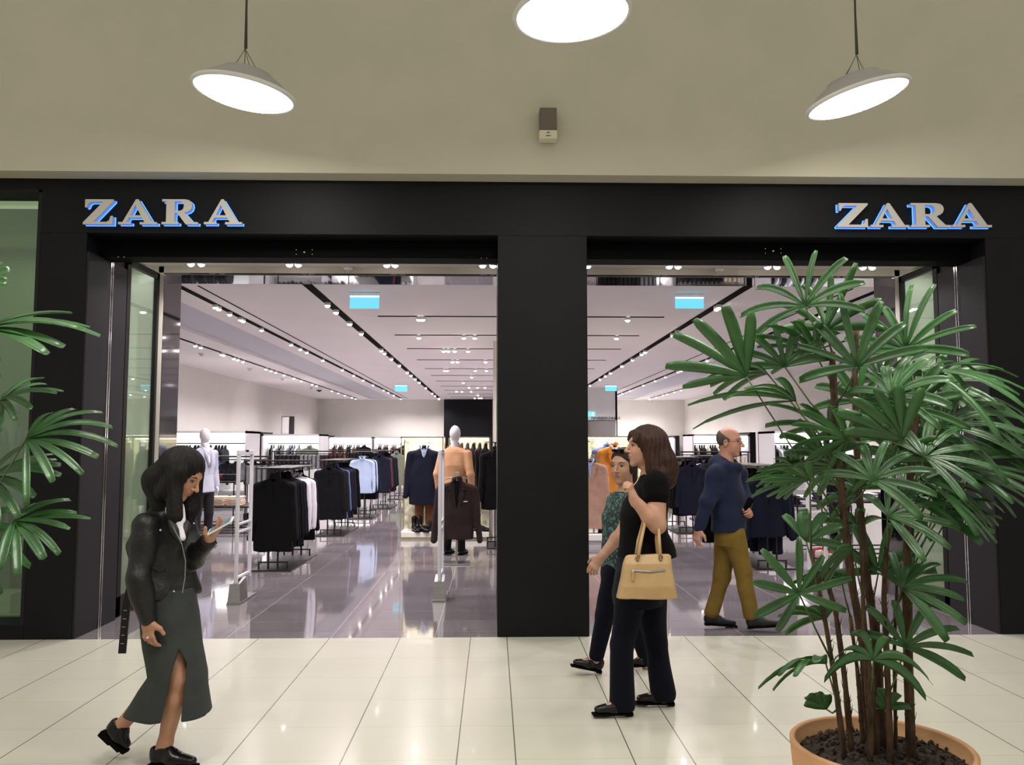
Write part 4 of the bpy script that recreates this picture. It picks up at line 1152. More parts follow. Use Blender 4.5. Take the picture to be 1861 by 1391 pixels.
# ================================================================== people
SK = {'a': skin_mat('skin_olive', (0.42, 0.215, 0.135)), 'b': skin_mat('skin_light', (0.46, 0.25, 0.17)), 'c': skin_mat('skin_fair', (0.38, 0.205, 0.14)), 'd': skin_mat('skin_ruddy', (0.44, 0.215, 0.155))}
def hair_mat(name, col):
    m = mat(name, col, 0.48, var=.45, vscale=30, bump=.6, bscale=60, stretch=(6, 6, .6), spec=.3)
    return m
HR = {'black': hair_mat('hair_black', (0.004, 0.003, 0.003)), 'brown': hair_mat('hair_brown', (0.036, 0.014, 0.009)), 'dark': hair_mat('hair_dark_brown', (0.018, 0.010, 0.008)), 'grey': hair_mat('hair_grey_brown', (0.09, 0.07, 0.06))}
MT['eye'] = mat('eye_white', (0.30, 0.27, 0.25), 0.3); MT['iris'] = mat('iris', (0.03, 0.018, 0.012), 0.2)
LIP = mat('lip', (0.36, 0.12, 0.10), 0.45)

def frame(fwd, up=(0, 0, 1)):
    f = Vector(fwd).normalized(); u = Vector(up); u = (u - f * u.dot(f)).normalized(); l = u.cross(f)
    return f, l, u

class Head:
    def __init__(s, c, fwd, up=(0, 0, 1), k=1.0):
        s.c = Vector(c); s.f, s.l, s.u = frame(fwd, up); s.k = k
        s.R = np.array([[s.f.x, s.l.x, s.u.x], [s.f.y, s.l.y, s.u.y], [s.f.z, s.l.z, s.u.z]])
    def p(s, a, b, d): return s.c + (s.f * a + s.l * b + s.u * d) * s.k
    def e(s, a, b, d, r, k=.02, op='+'): return ell(s.p(a, b, d), [x * s.k for x in r], s.R, k, op)
    def cn(s, A, B, ra, rb, k=.02, op='+', flat=None): return cone(s.p(*A), s.p(*B), ra * s.k, rb * s.k, k, op, flat)
    def prims(s, neck, neck_r=.052, jaw=1.0, nose=1.0):
        P = [s.e(-.012, 0, .035, (.094, .073, .083)), s.e(.030, 0, -.018, (.060, .058, .075), .03), s.e(.028, 0, -.062, (.050, .047 * jaw, .042), .03), s.e(.062, 0, -.098, (.019, .022 * jaw, .017), .022),
             s.e(.066, 0, .030, (.022, .048, .013), .02)]
        for q in (-1, 1):
            P += [s.e(.052, q * .034, -.028, (.024, .020, .022), .025), s.e(.098, q * .032, .008, (.015, .018, .014), .016, '-')]
        P += [s.cn((.086, 0, .018), (.086 + .024 * nose, 0, -.024), .0065, .010, .010), s.e(.086 + .022 * nose, 0, -.027, (.011, .010, .008), .006)]
        for q in (-1, 1):
            P += [s.e(.095, q * .011, -.029, (.010, .0075, .007), .006), s.e(-.006, q * .073, -.008, (.019, .008, .031), .008), s.e(.001, q * .081, -.006, (.010, .005, .018), .006, '-')]
        P += [s.e(.084, 0, -.051, (.011, .024, .0065), .006), s.e(.082, 0, -.063, (.010, .019, .0065), .006), s.e(.096, 0, -.057, (.010, .022, .0016), .003, '-')]
        P.append(cone(s.p(-.022, 0, -.05), neck, neck_r * s.k * .98, neck_r * 1.1, .03))
        return P
    def features(s, root, brow='dark', glasses=False):
        o = root.location
        for q, nm in ((-1, 'right'), (1, 'left')):
            b = BM(); ball(b, s.p(.0705, q * .031, .008) - o, .0115 * s.k, seg=14); e = obj('eye', b, MT['eye'], root, True)
            b = BM(); ball(b, s.p(.0775, q * .0315, .0065) - o, .0062 * s.k, seg=10); obj('iris', b, MT['iris'], e, True)
            b = BM(); tube(b, [s.p(.071, q * .031, .0175) - o + s.l * q * -.012 * s.k, s.p(.0825, q * .031, .0135) - o, s.p(.074, q * .045, .010) - o], [.0022 * s.k, .0034 * s.k, .0020 * s.k], 6); obj('eyelid', b, HR['dark'], e, True)
            b = BM(); tube(b, [s.p(.0885, q * .014, .028) - o, s.p(.0865, q * .032, .034) - o, s.p(.073, q * .050, .029) - o], [.0022 * s.k, .003 * s.k, .0015 * s.k], 6); obj('eyebrow', b, HR[brow], root, True)
        M = Matrix(((s.f.x, s.l.x, s.u.x), (s.f.y, s.l.y, s.u.y), (s.f.z, s.l.z, s.u.z)))
        b = BM()
        ball(b, s.p(.0855, 0, -.0515) - o, (.0105 * s.k, .021 * s.k, .0050 * s.k), M, 12); ball(b, s.p(.0840, 0, -.0625) - o, (.0100 * s.k, .0175 * s.k, .0052 * s.k), M, 12); obj('lips', b, LIP, root, True)
        if glasses:
            b = BM()
            for q in (-1, 1):
                ring = [s.p(.100, q * .032 + .021 * math.cos(a), .004 + .0145 * math.sin(a)) - o for a in [i * PI / 8 for i in range(17)]]
                tube(b, ring, .0014, 5); tube(b, [s.p(.099, q * .052, .010) - o, s.p(.0, q * .080, .008) - o, s.p(-.02, q * .079, -.008) - o], .0014, 5)
            tube(b, [s.p(.1, -.012, .008) - o, s.p(.106, 0, .011) - o, s.p(.1, .012, .008) - o], .0014, 5)
            obj('eyeglasses', b, MT['black_metal'], root)

def hand_prims(w, d, n, t, curl=(.35, .4, .45, .5), k=1.0, thumb=(.5, .75, .35)):
    """w wrist, d direction of the fingers, n the way the palm faces, t towards the thumb"""
    w = Vector(w); d = Vector(d).normalized(); n = Vector(n); n = (n - d * n.dot(d)).normalized(); t_ = d.cross(n); t_ = t_ if t_.dot(Vector(t)) > 0 else -t_
    P = [cone(w - d * .02 * k, w + d * .03 * k, .024 * k, .021 * k, .015, flat=(t_, 1.25)), cone(w + d * .025 * k + t_ * .004, w + d * .082 * k, .0145 * k, .0125 * k, .015, flat=(t_, 2.7))]
    L = (.070, .078, .072, .056)
    for i in range(4):
        b = w + d * (.085 - .004 * abs(i - 1)) * k + t_ * (.031 - i * .0205) * k
        a = 0.0; p = b; c = curl[i]; r = (.0092, .0094, .009, .0078)[i] * k
        for j, q in enumerate((.45, .32, .23)):
            a += c * (1.0, 1.25, .8)[j]
            e = p + (d * math.cos(a) + n * math.sin(a)) * L[i] * q * k
            P.append(cone(p, e, r, r * .92, .004)); r *= .92; p = e
    a, b_, c = thumb
    p = w + d * .022 * k + t_ * .026 * k; e = p + (d * a + t_ * b_ + n * c).normalized() * .044 * k
    P.append(cone(w + d * .012 * k + t_ * .014 * k, e, .017 * k, .0125 * k, .012))
    e2 = e + (d * (a + .5) + t_ * (b_ * .3) + n * (c + .2)).normalized() * .034 * k
    P.append(cone(e, e2, .0115 * k, .0090 * k, .004))
    return P

def limb(a, b, c, ra, rb, rc, k=.025, flat=None):
    """thigh-knee-calf or arm-elbow-forearm with a fuller upper third below the joint"""
    a, b, c = Vector(a), Vector(b), Vector(c); m = b.lerp(c, .3)
    return [cone(a, b, ra, rb, k, flat=flat), cone(b, m, rb, rb * 1.03, k), cone(m, c, rb * 1.03, rc, k)]

def shoe(root, heel, toe, up=(0, 0, 1), style='flat', m=None, lace=False, ankle=None):
    heel, toe = Vector(heel), Vector(toe); L = (toe - heel).length; f, l, u = frame(toe - heel, up); o = root.location
    def q(a, b, c): return heel + f * a + l * b + u * c
    P = [cone(q(.035, 0, .038), q(L * .45, 0, .032), .034, .033, .03), cone(q(L * .45, 0, .034), q(L - .038, 0, .024), .034, .022, .03, flat=(l, 1.3)), cone(q(.034, 0, .035), q(.03, 0, .062 if style == 'oxford' else .055), .034, .035, .02)]
    if style == 'oxford': P += [cone(q(L * .36, 0, .064), q(.07, 0, .066), .024, .030, .03), cone(q(.035, 0, .088), q(.04, 0, .15), .031, .037, .006, '-')]
    elif style == 'loafer': P += [cone(q(L * .38, 0, .062), q(.06, 0, .075), .024, .03, .03), cone(q(.03, 0, .095), q(.06, 0, .14), .028, .03, .006, '-')]
    else: P += [cone(q(.045, 0, .066), q(L * .56, 0, .052), .028, .022, .006, '-')]
    P.append(plane(q(0, 0, .004), -u))
    s = sobj('shoe', P, .0052, m or LEATHER, root, origin=o)
    M = Matrix(((f.x, l.x, u.x), (f.y, l.y, u.y), (f.z, l.z, u.z))).to_4x4(); M.translation = heel - o
    b = BM()
    hh = .03 if style == 'flat' else .024
    if style == 'oxford':
        bx(b, -.004, .075, -.036, .036, -.026, .006, .004); bx(b, .075, L * .8, -.039, .039, -.018, .006, .004); bx(b, L * .78, L - .010, -.031, .031, -.014, .008, .006)
    else:
        bx(b, .002, .045, -.026, .026, -.016 if style == 'flat' else -.012, .006, .004); bx(b, .04, L * .8, -.036, .036, -.006 + .0, .005, .002); bx(b, L * .78, L - .005, -.03, .03, -.006, .005, .002)
    b.transform(M); obj('sole', b, MT['slot'], s)
    if lace:
        b = BM()
        for i in range(3):
            x = L * .34 + i * .022; z = .094 - i * .009
            tube(b, [q(x, -.02, z - .012) - o, q(x + .004, 0, z) - o, q(x, .02, z - .012) - o], .0022, 5)
        obj('lace', b, MT['slot'], s)
    if style == 'flat':
        b = BM(); c = q(L * .60, 0, .052) - o
        tube(b, [c - l * .016, c + u * .006, c + l * .016], [.005, .0025, .005], 6); obj('bow', b, MT['slot'], s)
    return s
def foot_skin(heel, toe, ankle, up=(0, 0, 1), r=.03):
    heel, toe, ankle = Vector(heel), Vector(toe), Vector(ankle); f, l, u = frame(toe - heel, up)
    L = (toe - heel).length
    return [cone(ankle, heel + f * .045 + u * .05, r * 1.05, .030, .03), cone(heel + f * .045 + u * .045, heel + f * L * .55 + u * .034, .028, .026, .02), cone(heel + f * L * .55 + u * .033, heel + f * (L - .055) + u * .022, .026, .016, .02, flat=(l, 1.3))]

def strands(c, amp=.004, n=34):
    c = V3(c)
    def f(P):
        a = np.arctan2(P[:, 1] - c[1], P[:, 0] - c[0])
        return amp * (np.sin(a * n + 3 * np.sin(P[:, 2] * 14)) * .6 + .4 * np.sin(a * n * .37 + P[:, 2] * 25))
    return f

# ------------------------------------------------------------------ woman in the leather jacket, looking at her phone
def person_a():
    Y0 = 4.32
    J = lambda x, y, d=0.0: at(x, y, Y0 + d)
    g = J(302, 1388); root = thing('person', 'woman walking right in black leather jacket and long dark skirt, looking down at a phone', 'person', (g.x, g.y, 0)); o = root.location
    def st(px, py, hx, hy, d=0.0): p = J(px, py, d); return (p.z, p.x, p.y, hx, hy)
    ROT = math.radians(52)
    H = Head(J(331, 864, -.01), (.85, -.16, -.50), (.5, 0, .86), 1.03)
    nb = J(304, 930)
    Rs, Ls = J(264, 957, -.15), J(333, 957, .12)
    Re, Rw = J(252, 1052, -.20), J(268, 1128, -.19)
    Le, Lw = J(352, 1013, .02), J(380, 981, -.08)
    hd = J(270, 1165, -.19) - Rw
    Rh, Lh = J(306, 1115, -.03), J(314, 1115, .03)
    Rk, Ra = J(325, 1238, -.07), J(300, 1352, -.07)
    Lk, La = J(294, 1238, .07), J(218, 1322, .08)
    rhe, rto = atz(279, 1388, .026), atz(366, 1386, .026); rhe.y = rto.y = Ra.y; 
    rhe = Vector((J(275, 1388, -.07).x, Ra.y, .026)); rto = Vector((J(368, 1388, -.07).x, Ra.y - .05, .026))
    lhe, lto = J(190, 1328, .08), J(232, 1404, .06)
    lto.z = max(lto.z, .03)
    P = H.prims(nb, .046)
    P += [loft([st(304, 925, .06, .055), st(298, 948, .14, .07), st(296, 985, .145, .09), st(300, 1050, .12, .08), st(306, 1100, .10, .08), st(308, 1125, .10, .08)], rot=ROT)]
    P += limb(Rs, Re, Rw, .045, .036, .025) + limb(Ls, Le, Lw, .045, .036, .025)
    P += limb(Rh, Rk, Ra, .062, .050, .033) + limb(Lh, Lk, La, .060, .045, .033)
    P += foot_skin(rhe, rto, Ra) + foot_skin(lhe, lto, La, (.6, 0, .6))
    P += hand_prims(Rw, hd, (.35, .9, 0), (.8, -.2, 0), (.35, .45, .5, .55), .98)
    P += hand_prims(Lw, J(392, 968, -.10) - Lw, (.0, -.25, 1), (-.3, -1, .3), (.25, .3, .35, .4), .95, (.6, .55, .6))
    sobj('body', P, .0042, SK['a'], root, origin=o)
    H.features(root, 'black')
    # hair
    HP = [H.e(-.022, 0, .040, (.112, .095, .100)), H.cn((-.045, 0, .01), (-.085, 0, -.09), .080, .078, .04, flat=(H.l, 1.12)), cone(H.p(-.08, -.03, -.07), J(296, 948, -.03), .068, .045, .04), cone(H.p(-.02, -.072, .03), J(318, 940, -.13), .042, .040, .04), cone(H.p(.02, -.080, .02), H.p(.0, -.085, -.10), .036, .038, .03),
          cone(H.p(.03, .078, .02), J(347, 928, .05), .036, .044, .03), cone(J(347, 905, .06), J(345, 948, .02), .040, .022, .03), H.e(.110, -.004, -.028, (.062, .066, .098), .02, '-')]
    sobj('hair', HP, .0055, HR['black'], root, strands(H.c, .0035, 30), o)
    # jacket
    JP = [loft([st(304, 926, .075, .07), st(298, 944, .165, .092), st(297, 985, .178, .118), st(300, 1035, .160, .108), st(304, 1076, .166, .116), st(304, 1082, .164, .114)], rot=ROT, pw=2.2), cone(J(290, 930, .02), J(322, 938, -.02), .05, .04, .03)]
    JP += [cone(Rs, Re, .066, .056, .03), cone(Re, Rw + (Re - Rw) * .06, .056, .045, .02), cone(Ls, Le, .066, .056, .03), cone(Le, Lw + (Le - Lw) * .12, .054, .044, .02)]
    sobj('leather_jacket', JP, .0058, JACK, root, wrinkle(.009, 26, 22, 30, 1.0), o)
    # belt end hanging behind, open collar, blouse, zip and studs
    def strip(name, pts, w, th, m, par=root):
        b = BM()
        for i in range(len(pts) - 1):
            a, c = pts[i] - o, pts[i + 1] - o
            vs = [b.verts.new(q) for q in (a + Vector((-w, -th, 0)), a + Vector((w, -th, 0)), a + Vector((w, th, 0)), a + Vector((-w, th, 0)), c + Vector((-w, -th, 0)), c + Vector((w, -th, 0)), c + Vector((w, th, 0)), c + Vector((-w, th, 0)))]
            for f in ((0, 1, 5, 4), (1, 2, 6, 5), (2, 3, 7, 6), (3, 0, 4, 7), (3, 2, 1, 0), (4, 5, 6, 7)): b.faces.new([vs[k] for k in f])
        return obj(name, b, m, par)
    be = strip('belt', [J(238, 1062, -.05), J(230, 1100, -.05), J(222, 1188, -.05)], .019, .004, LEATHER)
    b = BM()
    for i in range(5):
        p = J(228 - i * 1.4, 1110 + i * 15, -.056) - o; bx(b, p.x - .008, p.x + .008, p.y - .002, p.y, p.z - .002, p.z + .002)
    obj('eyelets', b, MT['steel'], be)
    sobj('blouse', [cone(J(318, 930, -.08), J(331, 978, -.155), .040, .018, .01), cone(J(318, 925, -.06), J(325, 948, -.12), .045, .03, .02)], .006, FB['white'], root, None, o)
    b = BM()
    for pts in ([J(306, 935, -.14), J(316, 965, -.165), J(330, 992, -.165)], [J(327, 938, -.06), J(338, 955, -.115), J(334, 992, -.160)]):
        tube(b, [p - o for p in pts], [.012, .024, .008], 8)
    obj('lapels', b, JACK, root, True)
    b = BM(); tube(b, [p - o for p in (J(314, 958, -.19), J(331, 990, -.175), J(337, 1020, -.16), J(336, 1050, -.155), J(331, 1078, -.165))], .0035, 6); obj('zip', b, MT['steel'], root)
    for px, py, d in ((288, 1037, -.195), (316, 1075, -.19), (292, 964, -.20), (352, 951, .0)):
        b = BM(); ball(b, J(px, py, d) - o, .0065, seg=8); obj('stud', b, MT['chrome'], root)
    b = BM(); tube(b, [p - o for p in (J(276, 1034, -.19), J(288, 1038, -.2), J(300, 1036, -.195))], .009, 6); obj('pocket_flap', b, JACK, root)
    # skirt: a shell with a slit on the near side
    S = [(1068, 306, .128, .12), (1115, 308, .142, .15), (1174, 314, .140, .16), (1225, 324, .142, .17), (1250, 316, .168, .175), (1294, 307, .212, .19)]
    out = [st(x, y, hx, hy) for y, x, hx, hy in S]
    inn = [(z - (.03 if i == len(out) - 1 else 0), cx, cy, hx - .022, hy - .022) for i, (z, cx, cy, hx, hy) in enumerate(out)]
    pt = lambda x, y: (J(x, y, -.17).x, J(x, y, -.17).z)
    SP = [loft(out, pw=2.1), loft(inn, pw=2.1, op='-', k=.006), prism([pt(279, 1350), pt(325, 1350), pt(332, 1240), pt(331, 1212), pt(316, 1172), pt(306, 1235)], Y0 - .4, Y0 - .02)]
    sobj('skirt', SP, .0055, FB_SK, root, wrinkle(.006, 20, 14, 8, .4), o)
    shoe(root, rhe, rto, style='oxford', lace=True)
    shoe(root, lhe, lto, (.75, 0, .6), style='oxford', lace=True)
    b = BM(); tube(b, [Rw + Vector((.024 * math.cos(a), .024 * math.sin(a), .004)) - o for a in [i * PI / 6 for i in range(13)]], .0018, 5); obj('bracelet', b, MT['brass'], root)
    b = BM(); ball(b, J(268, 1159, -.225) - o, (.006, .004, .007), seg=8); obj('ring', b, MT['chrome'], root)
    # the phone in her hand
    a, c = J(381, 972, -.115), J(426, 947, -.115)
    f, l, u = frame(c - a, (0, -.3, 1)); t = thing('phone', 'white phone held by the woman in the leather jacket', 'phone', (a + c) / 2 + u * .012)
    Lh_ = (c - a).length / 2
    M = Matrix(((f.x, l.x, u.x), (f.y, l.y, u.y), (f.z, l.z, u.z))).to_4x4()
    b = BM(); bx(b, -Lh_, Lh_, -.035, .035, -.004, .004, .003); b.transform(M); obj('case', b, MT['white'], t)
    b = BM(); bx(b, -Lh_ + .012, Lh_ - .012, -.031, .031, .0042, .005); b.transform(M); obj('screen', b, mat('phone_screen', (.02, .02, .02), .1, emit=(.6, .8, 1), estr=.25), t)
JACK = mat('jacket_leather', (0.005, 0.005, 0.005), 0.48, bump=.35, bscale=45, spec=.5)
FB_SK = fab('skirt_cloth', (0.040, 0.045, 0.044), sheen=.03)
JEANS = fab('dark_denim', (0.0035, 0.004, 0.009), sheen=.02); TEE = fab('black_jersey', (0.003, 0.0027, 0.003), .95, sheen=.01)
HOOD = fab('navy_hoodie', (0.012, 0.017, 0.044), sheen=.05); CHINO = fab('mustard_chino', (0.155, 0.098, 0.022))

# ------------------------------------------------------------------ woman in the black t-shirt with the handbag
def person_b():
    Y0 = 5.08
    J = lambda x, y, d=0.0: at(x, y, Y0 + d)
    g = J(1160, 1290); root = thing('person', 'woman walking left in black t-shirt and dark trousers, tan handbag on her arm', 'person', (g.x, g.y, 0)); o = root.location
    def st(px, py, hx, hy, d=0.0): p = J(px, py, d); return (p.z, p.x, p.y, hx, hy)
    H = Head(J(1171, 814), (-1, -.10, .06), (0, 0, 1), 1.05)
    nb = J(1183, 864)
    Ns, Fs = J(1192, 880, -.165), J(1184, 880, .165)
    Ne, Nw = J(1195, 955, -.235), J(1152, 908, -.26)
    Fe, Fw = J(1160, 955, .19), J(1140, 1010, .14)
    P = H.prims(nb, .052, 1.1)
    P += [loft([st(1182, 860, .07, .06), st(1184, 876, .15, .07), st(1176, 910, .16, .11), st(1172, 960, .15, .115), st(1168, 1010, .17, .13), st(1164, 1050, .17, .13)], rot=PI / 2)]
    P += limb(Ns, Ne, Nw, .062, .048, .029) + limb(Fs, Fe, Fw, .058, .045, .028)
    A1, A2 = J(1127, 1272, -.09), J(1205, 1270, .09)
    H1, K1, H2, K2 = J(1152, 1050, -.09), J(1131, 1170, -.09), J(1180, 1050, .09), J(1192, 1168, .09)
    P += limb(H1, K1, A1, .09, .055, .035) + limb(H2, K2, A2, .09, .055, .035)
    h1 = Vector((J(1150, 1290, -.09).x, A1.y, .02)); t1 = Vector((J(1074, 1290, -.09).x, A1.y - .03, .02))
    h2 = Vector((J(1226, 1285, .09).x, A2.y, .02)); t2 = Vector((J(1152, 1285, .09).x, A2.y, .02))
    A1.z = max(A1.z, .07); A2.z = max(A2.z, .07)
    P += foot_skin(h1, t1, A1) + foot_skin(h2, t2, A2)
    P += hand_prims(Nw, J(1143, 878, -.27) - Nw, (-.75, .5, -.1), (-.3, .6, .4), (1.0, 1.1, 1.15, 1.2), 1.0, (.8, .35, .6))
    P += hand_prims(Fw, J(1128, 1040, .12) - Fw, (.4, -.6, 0), (-.6, 0, 0), (.4, .5, .5, .5), .95)
    sobj('body', P, .0045, SK['b'], root, origin=o)
    H.features(root, 'brown')
    HP = [H.e(-.020, 0, .040, (.110, .090, .098)), H.cn((-.06, 0, .02), (-.125, 0, -.12), .085, .085, .04, flat=(H.l, 1.15)), cone(H.p(-.10, 0, -.08), J(1214, 876, 0), .080, .045, .04, flat=((0, 1, 0), 1.4)),
          H.cn((.0, -.078, .04), (-.045, -.085, -.10), .032, .045, .04), H.cn((.0, .078, .04), (-.03, .085, -.12), .032, .045, .04), cone(H.p(-.04, -.08, -.10), J(1203, 862, -.10), .040, .036, .03),
          H.cn((.062, -.045, .075), (.078, -.062, .035), .022, .014, .02), H.cn((.062, .045, .075), (.078, .062, .035), .022, .014, .02), H.e(.118, -.0, -.028, (.076, .085, .095), .02, '-'), H.e(.05, -.09, -.075, (.045, .04, .06), .02, '-')]
    sobj('hair', HP, .0055, HR['brown'], root, strands(H.c, .004, 26), o)
    TP = [loft([st(1186, 862, .09, .07), st(1187, 876, .165, .088), st(1176, 906, .185, .132), st(1169, 935, .185, .142), st(1170, 965, .175, .145), st(1174, 992, .19, .168), st(1176, 1012, .20, .178)], rot=PI / 2, pw=2.15),
          cone(Ns, Ns + (Ne - Ns) * .26, .082, .076, .03), cone(Fs, Fs + (Fe - Fs) * .26, .08, .074, .03)]
    sobj('t_shirt', TP, .0062, TEE, root, wrinkle(.009, 16, 16, 18, 2.0), o)
    LP = [loft([st(1168, 995, .165, .135), st(1166, 1040, .185, .158), st(1160, 1080, .185, .160), st(1158, 1100, .17, .145)], rot=PI / 2)]
    LP += [cone(H1 + Vector((0, 0, -.02)), K1, .108, .068, .03), cone(K1, Vector((A1.x + .01, A1.y, .07)), .066, .076, .02), cone(H2 + Vector((0, 0, -.02)), K2, .108, .068, .03), cone(K2, Vector((A2.x, A2.y, .075)), .066, .077, .02), plane((0, 0, .035), (0, 0, -1))]
    sobj('trousers', LP, .0062, JEANS, root, wrinkle(.007, 18, 14, 12, .7), o)
    shoe(root, h1, t1, style='flat'); shoe(root, h2, t2, style='flat')
    # handbag hanging from the forearm
    dB = -.30
    c0 = J(1176, 1048, dB)
    t = thing('handbag', 'tan leather handbag with two straps hanging from the arm of the woman in black', 'handbag', c0); oB = t.location
    tan = mat('tan_leather', (0.45, 0.295, 0.14), 0.42, var=.07, vscale=10, bump=.15, bscale=90)
    z0, z1 = J(1176, 1087, dB).z, J(1176, 1008, dB).z
    def w(x): return J(x, 1048, dB).x
    BP = [loft([(z0, w(1175), c0.y, (w(1231) - w(1119)) / 2, .062), (z0 + .07, w(1175), c0.y, (w(1227) - w(1123)) / 2, .066), (z1 - .05, w(1178), c0.y, (w(1222) - w(1134)) / 2, .040), (z1 - .008, w(1179), c0.y, (w(1219) - w(1138)) / 2, .018), (z1, w(1179), c0.y, (w(1214) - w(1143)) / 2, .014)], pw=4.2)]
    sobj('bag_body', BP, .0055, tan, t, wrinkle(.004, 18, 10, 14, 1.2), oB)
    yf = c0.y - .06
    for pa, pb, pc in ((1157, 1170, 952), (1199, 1195, 950)):
        for q in (-1, 1):
            b = BM(); top = J(pb, pc, -.235) + Vector((0, q * .03, .0)); bot = Vector((w(pa), c0.y + q * .034, z1 - .03))
            tube(b, [bot - oB, bot.lerp(top, .5) + Vector((-.004, q * .012, 0)) - oB, top - oB, Vector((top.x, -.235 + Y0, top.z + .028)) - oB], [.0095, .0095, .009, .008], 8)
            hdl = obj('strap', b, tan, t, True)
            b = BM(); lathe(b, [(.010, -.006), (.0135, 0), (.010, .006)], 12, Matrix.Translation(Vector((w(pa), c0.y + q * .036, z1 - .012)) - oB) @ Matrix.Rotation(PI / 2, 4, 'X')); obj('ring', b, MT['brass'], hdl, True)
    b = BM(); tube(b, [Vector((w(1146), yf + .012, z1 - .083)) - oB, Vector((w(1178), yf + .004, z1 - .088)) - oB, Vector((w(1206), yf + .012, z1 - .083)) - oB], .0055, 8); zp = obj('zip', b, MT['steel'], t)
    b = BM(); bx(b, -.008, .008, -.003, .003, -.055, 0, .003); b.transform(Matrix.Translation(Vector((w(1147), yf - .004, z1 - .085)) - oB)); obj('zip_pull', b, tan, zp)
    b = BM(); ball(b, Vector((w(1147), yf - .002, z1 - .082)) - oB, .008, seg=8); obj('zip_slider', b, MT['chrome'], zp)

# ------------------------------------------------------------------ woman behind, in the patterned top
def person_c():
    Y0 = 5.93
    J = lambda x, y, d=0.0: at(x, y, Y0 + d)
    g = J(1128, 1224); root = thing('person', 'woman in green patterned top walking left, partly behind the woman in black', 'person', (g.x, g.y, 0)); o = root.location
    def st(px, py, hx, hy, d=0.0): p = J(px, py, d); return (p.z, p.x, p.y, hx, hy)
    H = Head(J(1132, 848), (-.60, -.80, -.06), (0, 0, 1), 1.08)
    ROT = math.radians(-60)
    nb = J(1137, 896)
    Ls, Rs = J(1149, 912, -.15), J(1124, 912, .14)
    Le, Lw = J(1133, 966, -.21), J(1092, 1014, -.27)
    Re, Rw = J(1128, 968, .17), J(1142, 1020, .16)
    P = H.prims(nb, .050, 1.12)
    P += [loft([st(1136, 892, .07, .06), st(1135, 905, .14, .07), st(1133, 940, .15, .09), st(1131, 985, .14, .09), st(1130, 1040, .16, .11)], rot=ROT)]
    P += limb(Ls, Le, Lw, .050, .044, .028) + limb(Rs, Re, Rw, .050, .042, .028)
    H1, K1, A1 = J(1120, 1045, -.04), J(1099, 1120, -.05), J(1083, 1196, -.05)
    H2, K2, A2 = J(1136, 1045, .08), J(1150, 1128, .08), J(1176, 1208, .08)
    P += limb(H1, K1, A1, .085, .052, .034) + limb(H2, K2, A2, .085, .052, .034)
    h1, t1 = J(1094, 1221, -.05), J(1036, 1209, -.06); h2, t2 = J(1186, 1232, .08), J(1146, 1234, .08)
    h2.z = max(h2.z, .03); t2.z = .02; h1.z = max(h1.z, .02)
    P += foot_skin(h1, t1, A1) + foot_skin(h2, t2, A2)
    P += hand_prims(Lw, J(1072, 1040, -.28) - Lw, (.5, .8, -.3), (-.6, .1, .6), (.4, .5, .55, .6), 1.0)
    P += hand_prims(Rw, J(1148, 1045, .16) - Rw, (.2, .8, 0), (-.6, 0, 0), (.4, .5, .5, .5), .95)
    sobj('body', P, .0048, SK['c'], root, origin=o)
    H.features(root, 'dark')
    HP = [H.e(-.022, 0, .044, (.101, .080, .084)), H.cn((-.07, 0, .0), (-.10, 0, -.08), .07, .05, .04), H.e(-.01, -.06, .0, (.04, .03, .05)), H.e(-.01, .06, .0, (.04, .03, .05)), H.e(.105, 0, -.030, (.07, .064, .105), .02, '-')]
    sobj('hair', HP, .005, HR['dark'], root, strands(H.c, .0012, 26), o)
    b = BM()
    for q in (-1, 1): ball(b, H.p(.058, q * .028, .110) - o, (.021, .022, .010), seg=12)
    tube(b, [H.p(.07, -.02, .112) - o, H.p(.07, .02, .112) - o], .004, 6)
    obj('sunglasses', b, MT['slot'], root, True)
    m = bpy.data.materials.new('patterned_cloth'); m.use_nodes = True; nt = m.node_tree
    v = nt.nodes.new('ShaderNodeTexVoronoi'); v.inputs['Scale'].default_value = 26; v.feature = 'DISTANCE_TO_EDGE'; tc = nt.nodes.new('ShaderNodeTexCoord'); n = nt.nodes.new('ShaderNodeTexNoise'); n.inputs['Scale'].default_value = 12
    mx = nt.nodes.new('ShaderNodeMix'); mx.data_type = 'VECTOR'; mx.inputs['Factor'].default_value = .18
    nt.links.new(tc.outputs['Object'], n.inputs['Vector']); nt.links.new(tc.outputs['Object'], mx.inputs['A']); nt.links.new(n.outputs['Color'], mx.inputs['B']); nt.links.new(mx.outputs['Result'], v.inputs['Vector'])
    r = nt.nodes.new('ShaderNodeValToRGB'); r.color_ramp.elements[0].position = .10; r.color_ramp.elements[0].color = (.012, .02, .022, 1); r.color_ramp.elements[1].position = .22; r.color_ramp.elements[1].color = (.06, .16, .14, 1)
    nt.links.new(v.outputs['Distance'], r.inputs[0]); nt.links.new(r.outputs[0], nt.nodes['Principled BSDF'].inputs['Base Color']); nt.nodes['Principled BSDF'].inputs['Roughness'].default_value = .8
    TP = [loft([st(1137, 893, .085, .07), st(1136, 904, .165, .09), st(1132, 938, .18, .122), st(1131, 980, .165, .118), st(1129, 1030, .185, .128)], rot=ROT, pw=2.15), cone(Ls, Ls + (Le - Ls) * .45, .068, .062, .03), cone(Rs, Rs + (Re - Rs) * .45, .068, .062, .03)]
    sobj('patterned_top', TP, .0065, m, root, wrinkle(.007, 18, 18, 20, 3.0), o)
    LP = [loft([st(1130, 1018, .165, .12), st(1129, 1045, .175, .13), st(1128, 1068, .16, .12)], rot=ROT), cone(H1, K1, .098, .068, .03), cone(K1, A1 + Vector((.005, 0, .02)), .066, .056, .02), cone(H2, K2, .098, .068, .03), cone(K2, A2 + Vector((0, 0, .03)), .066, .056, .02)]
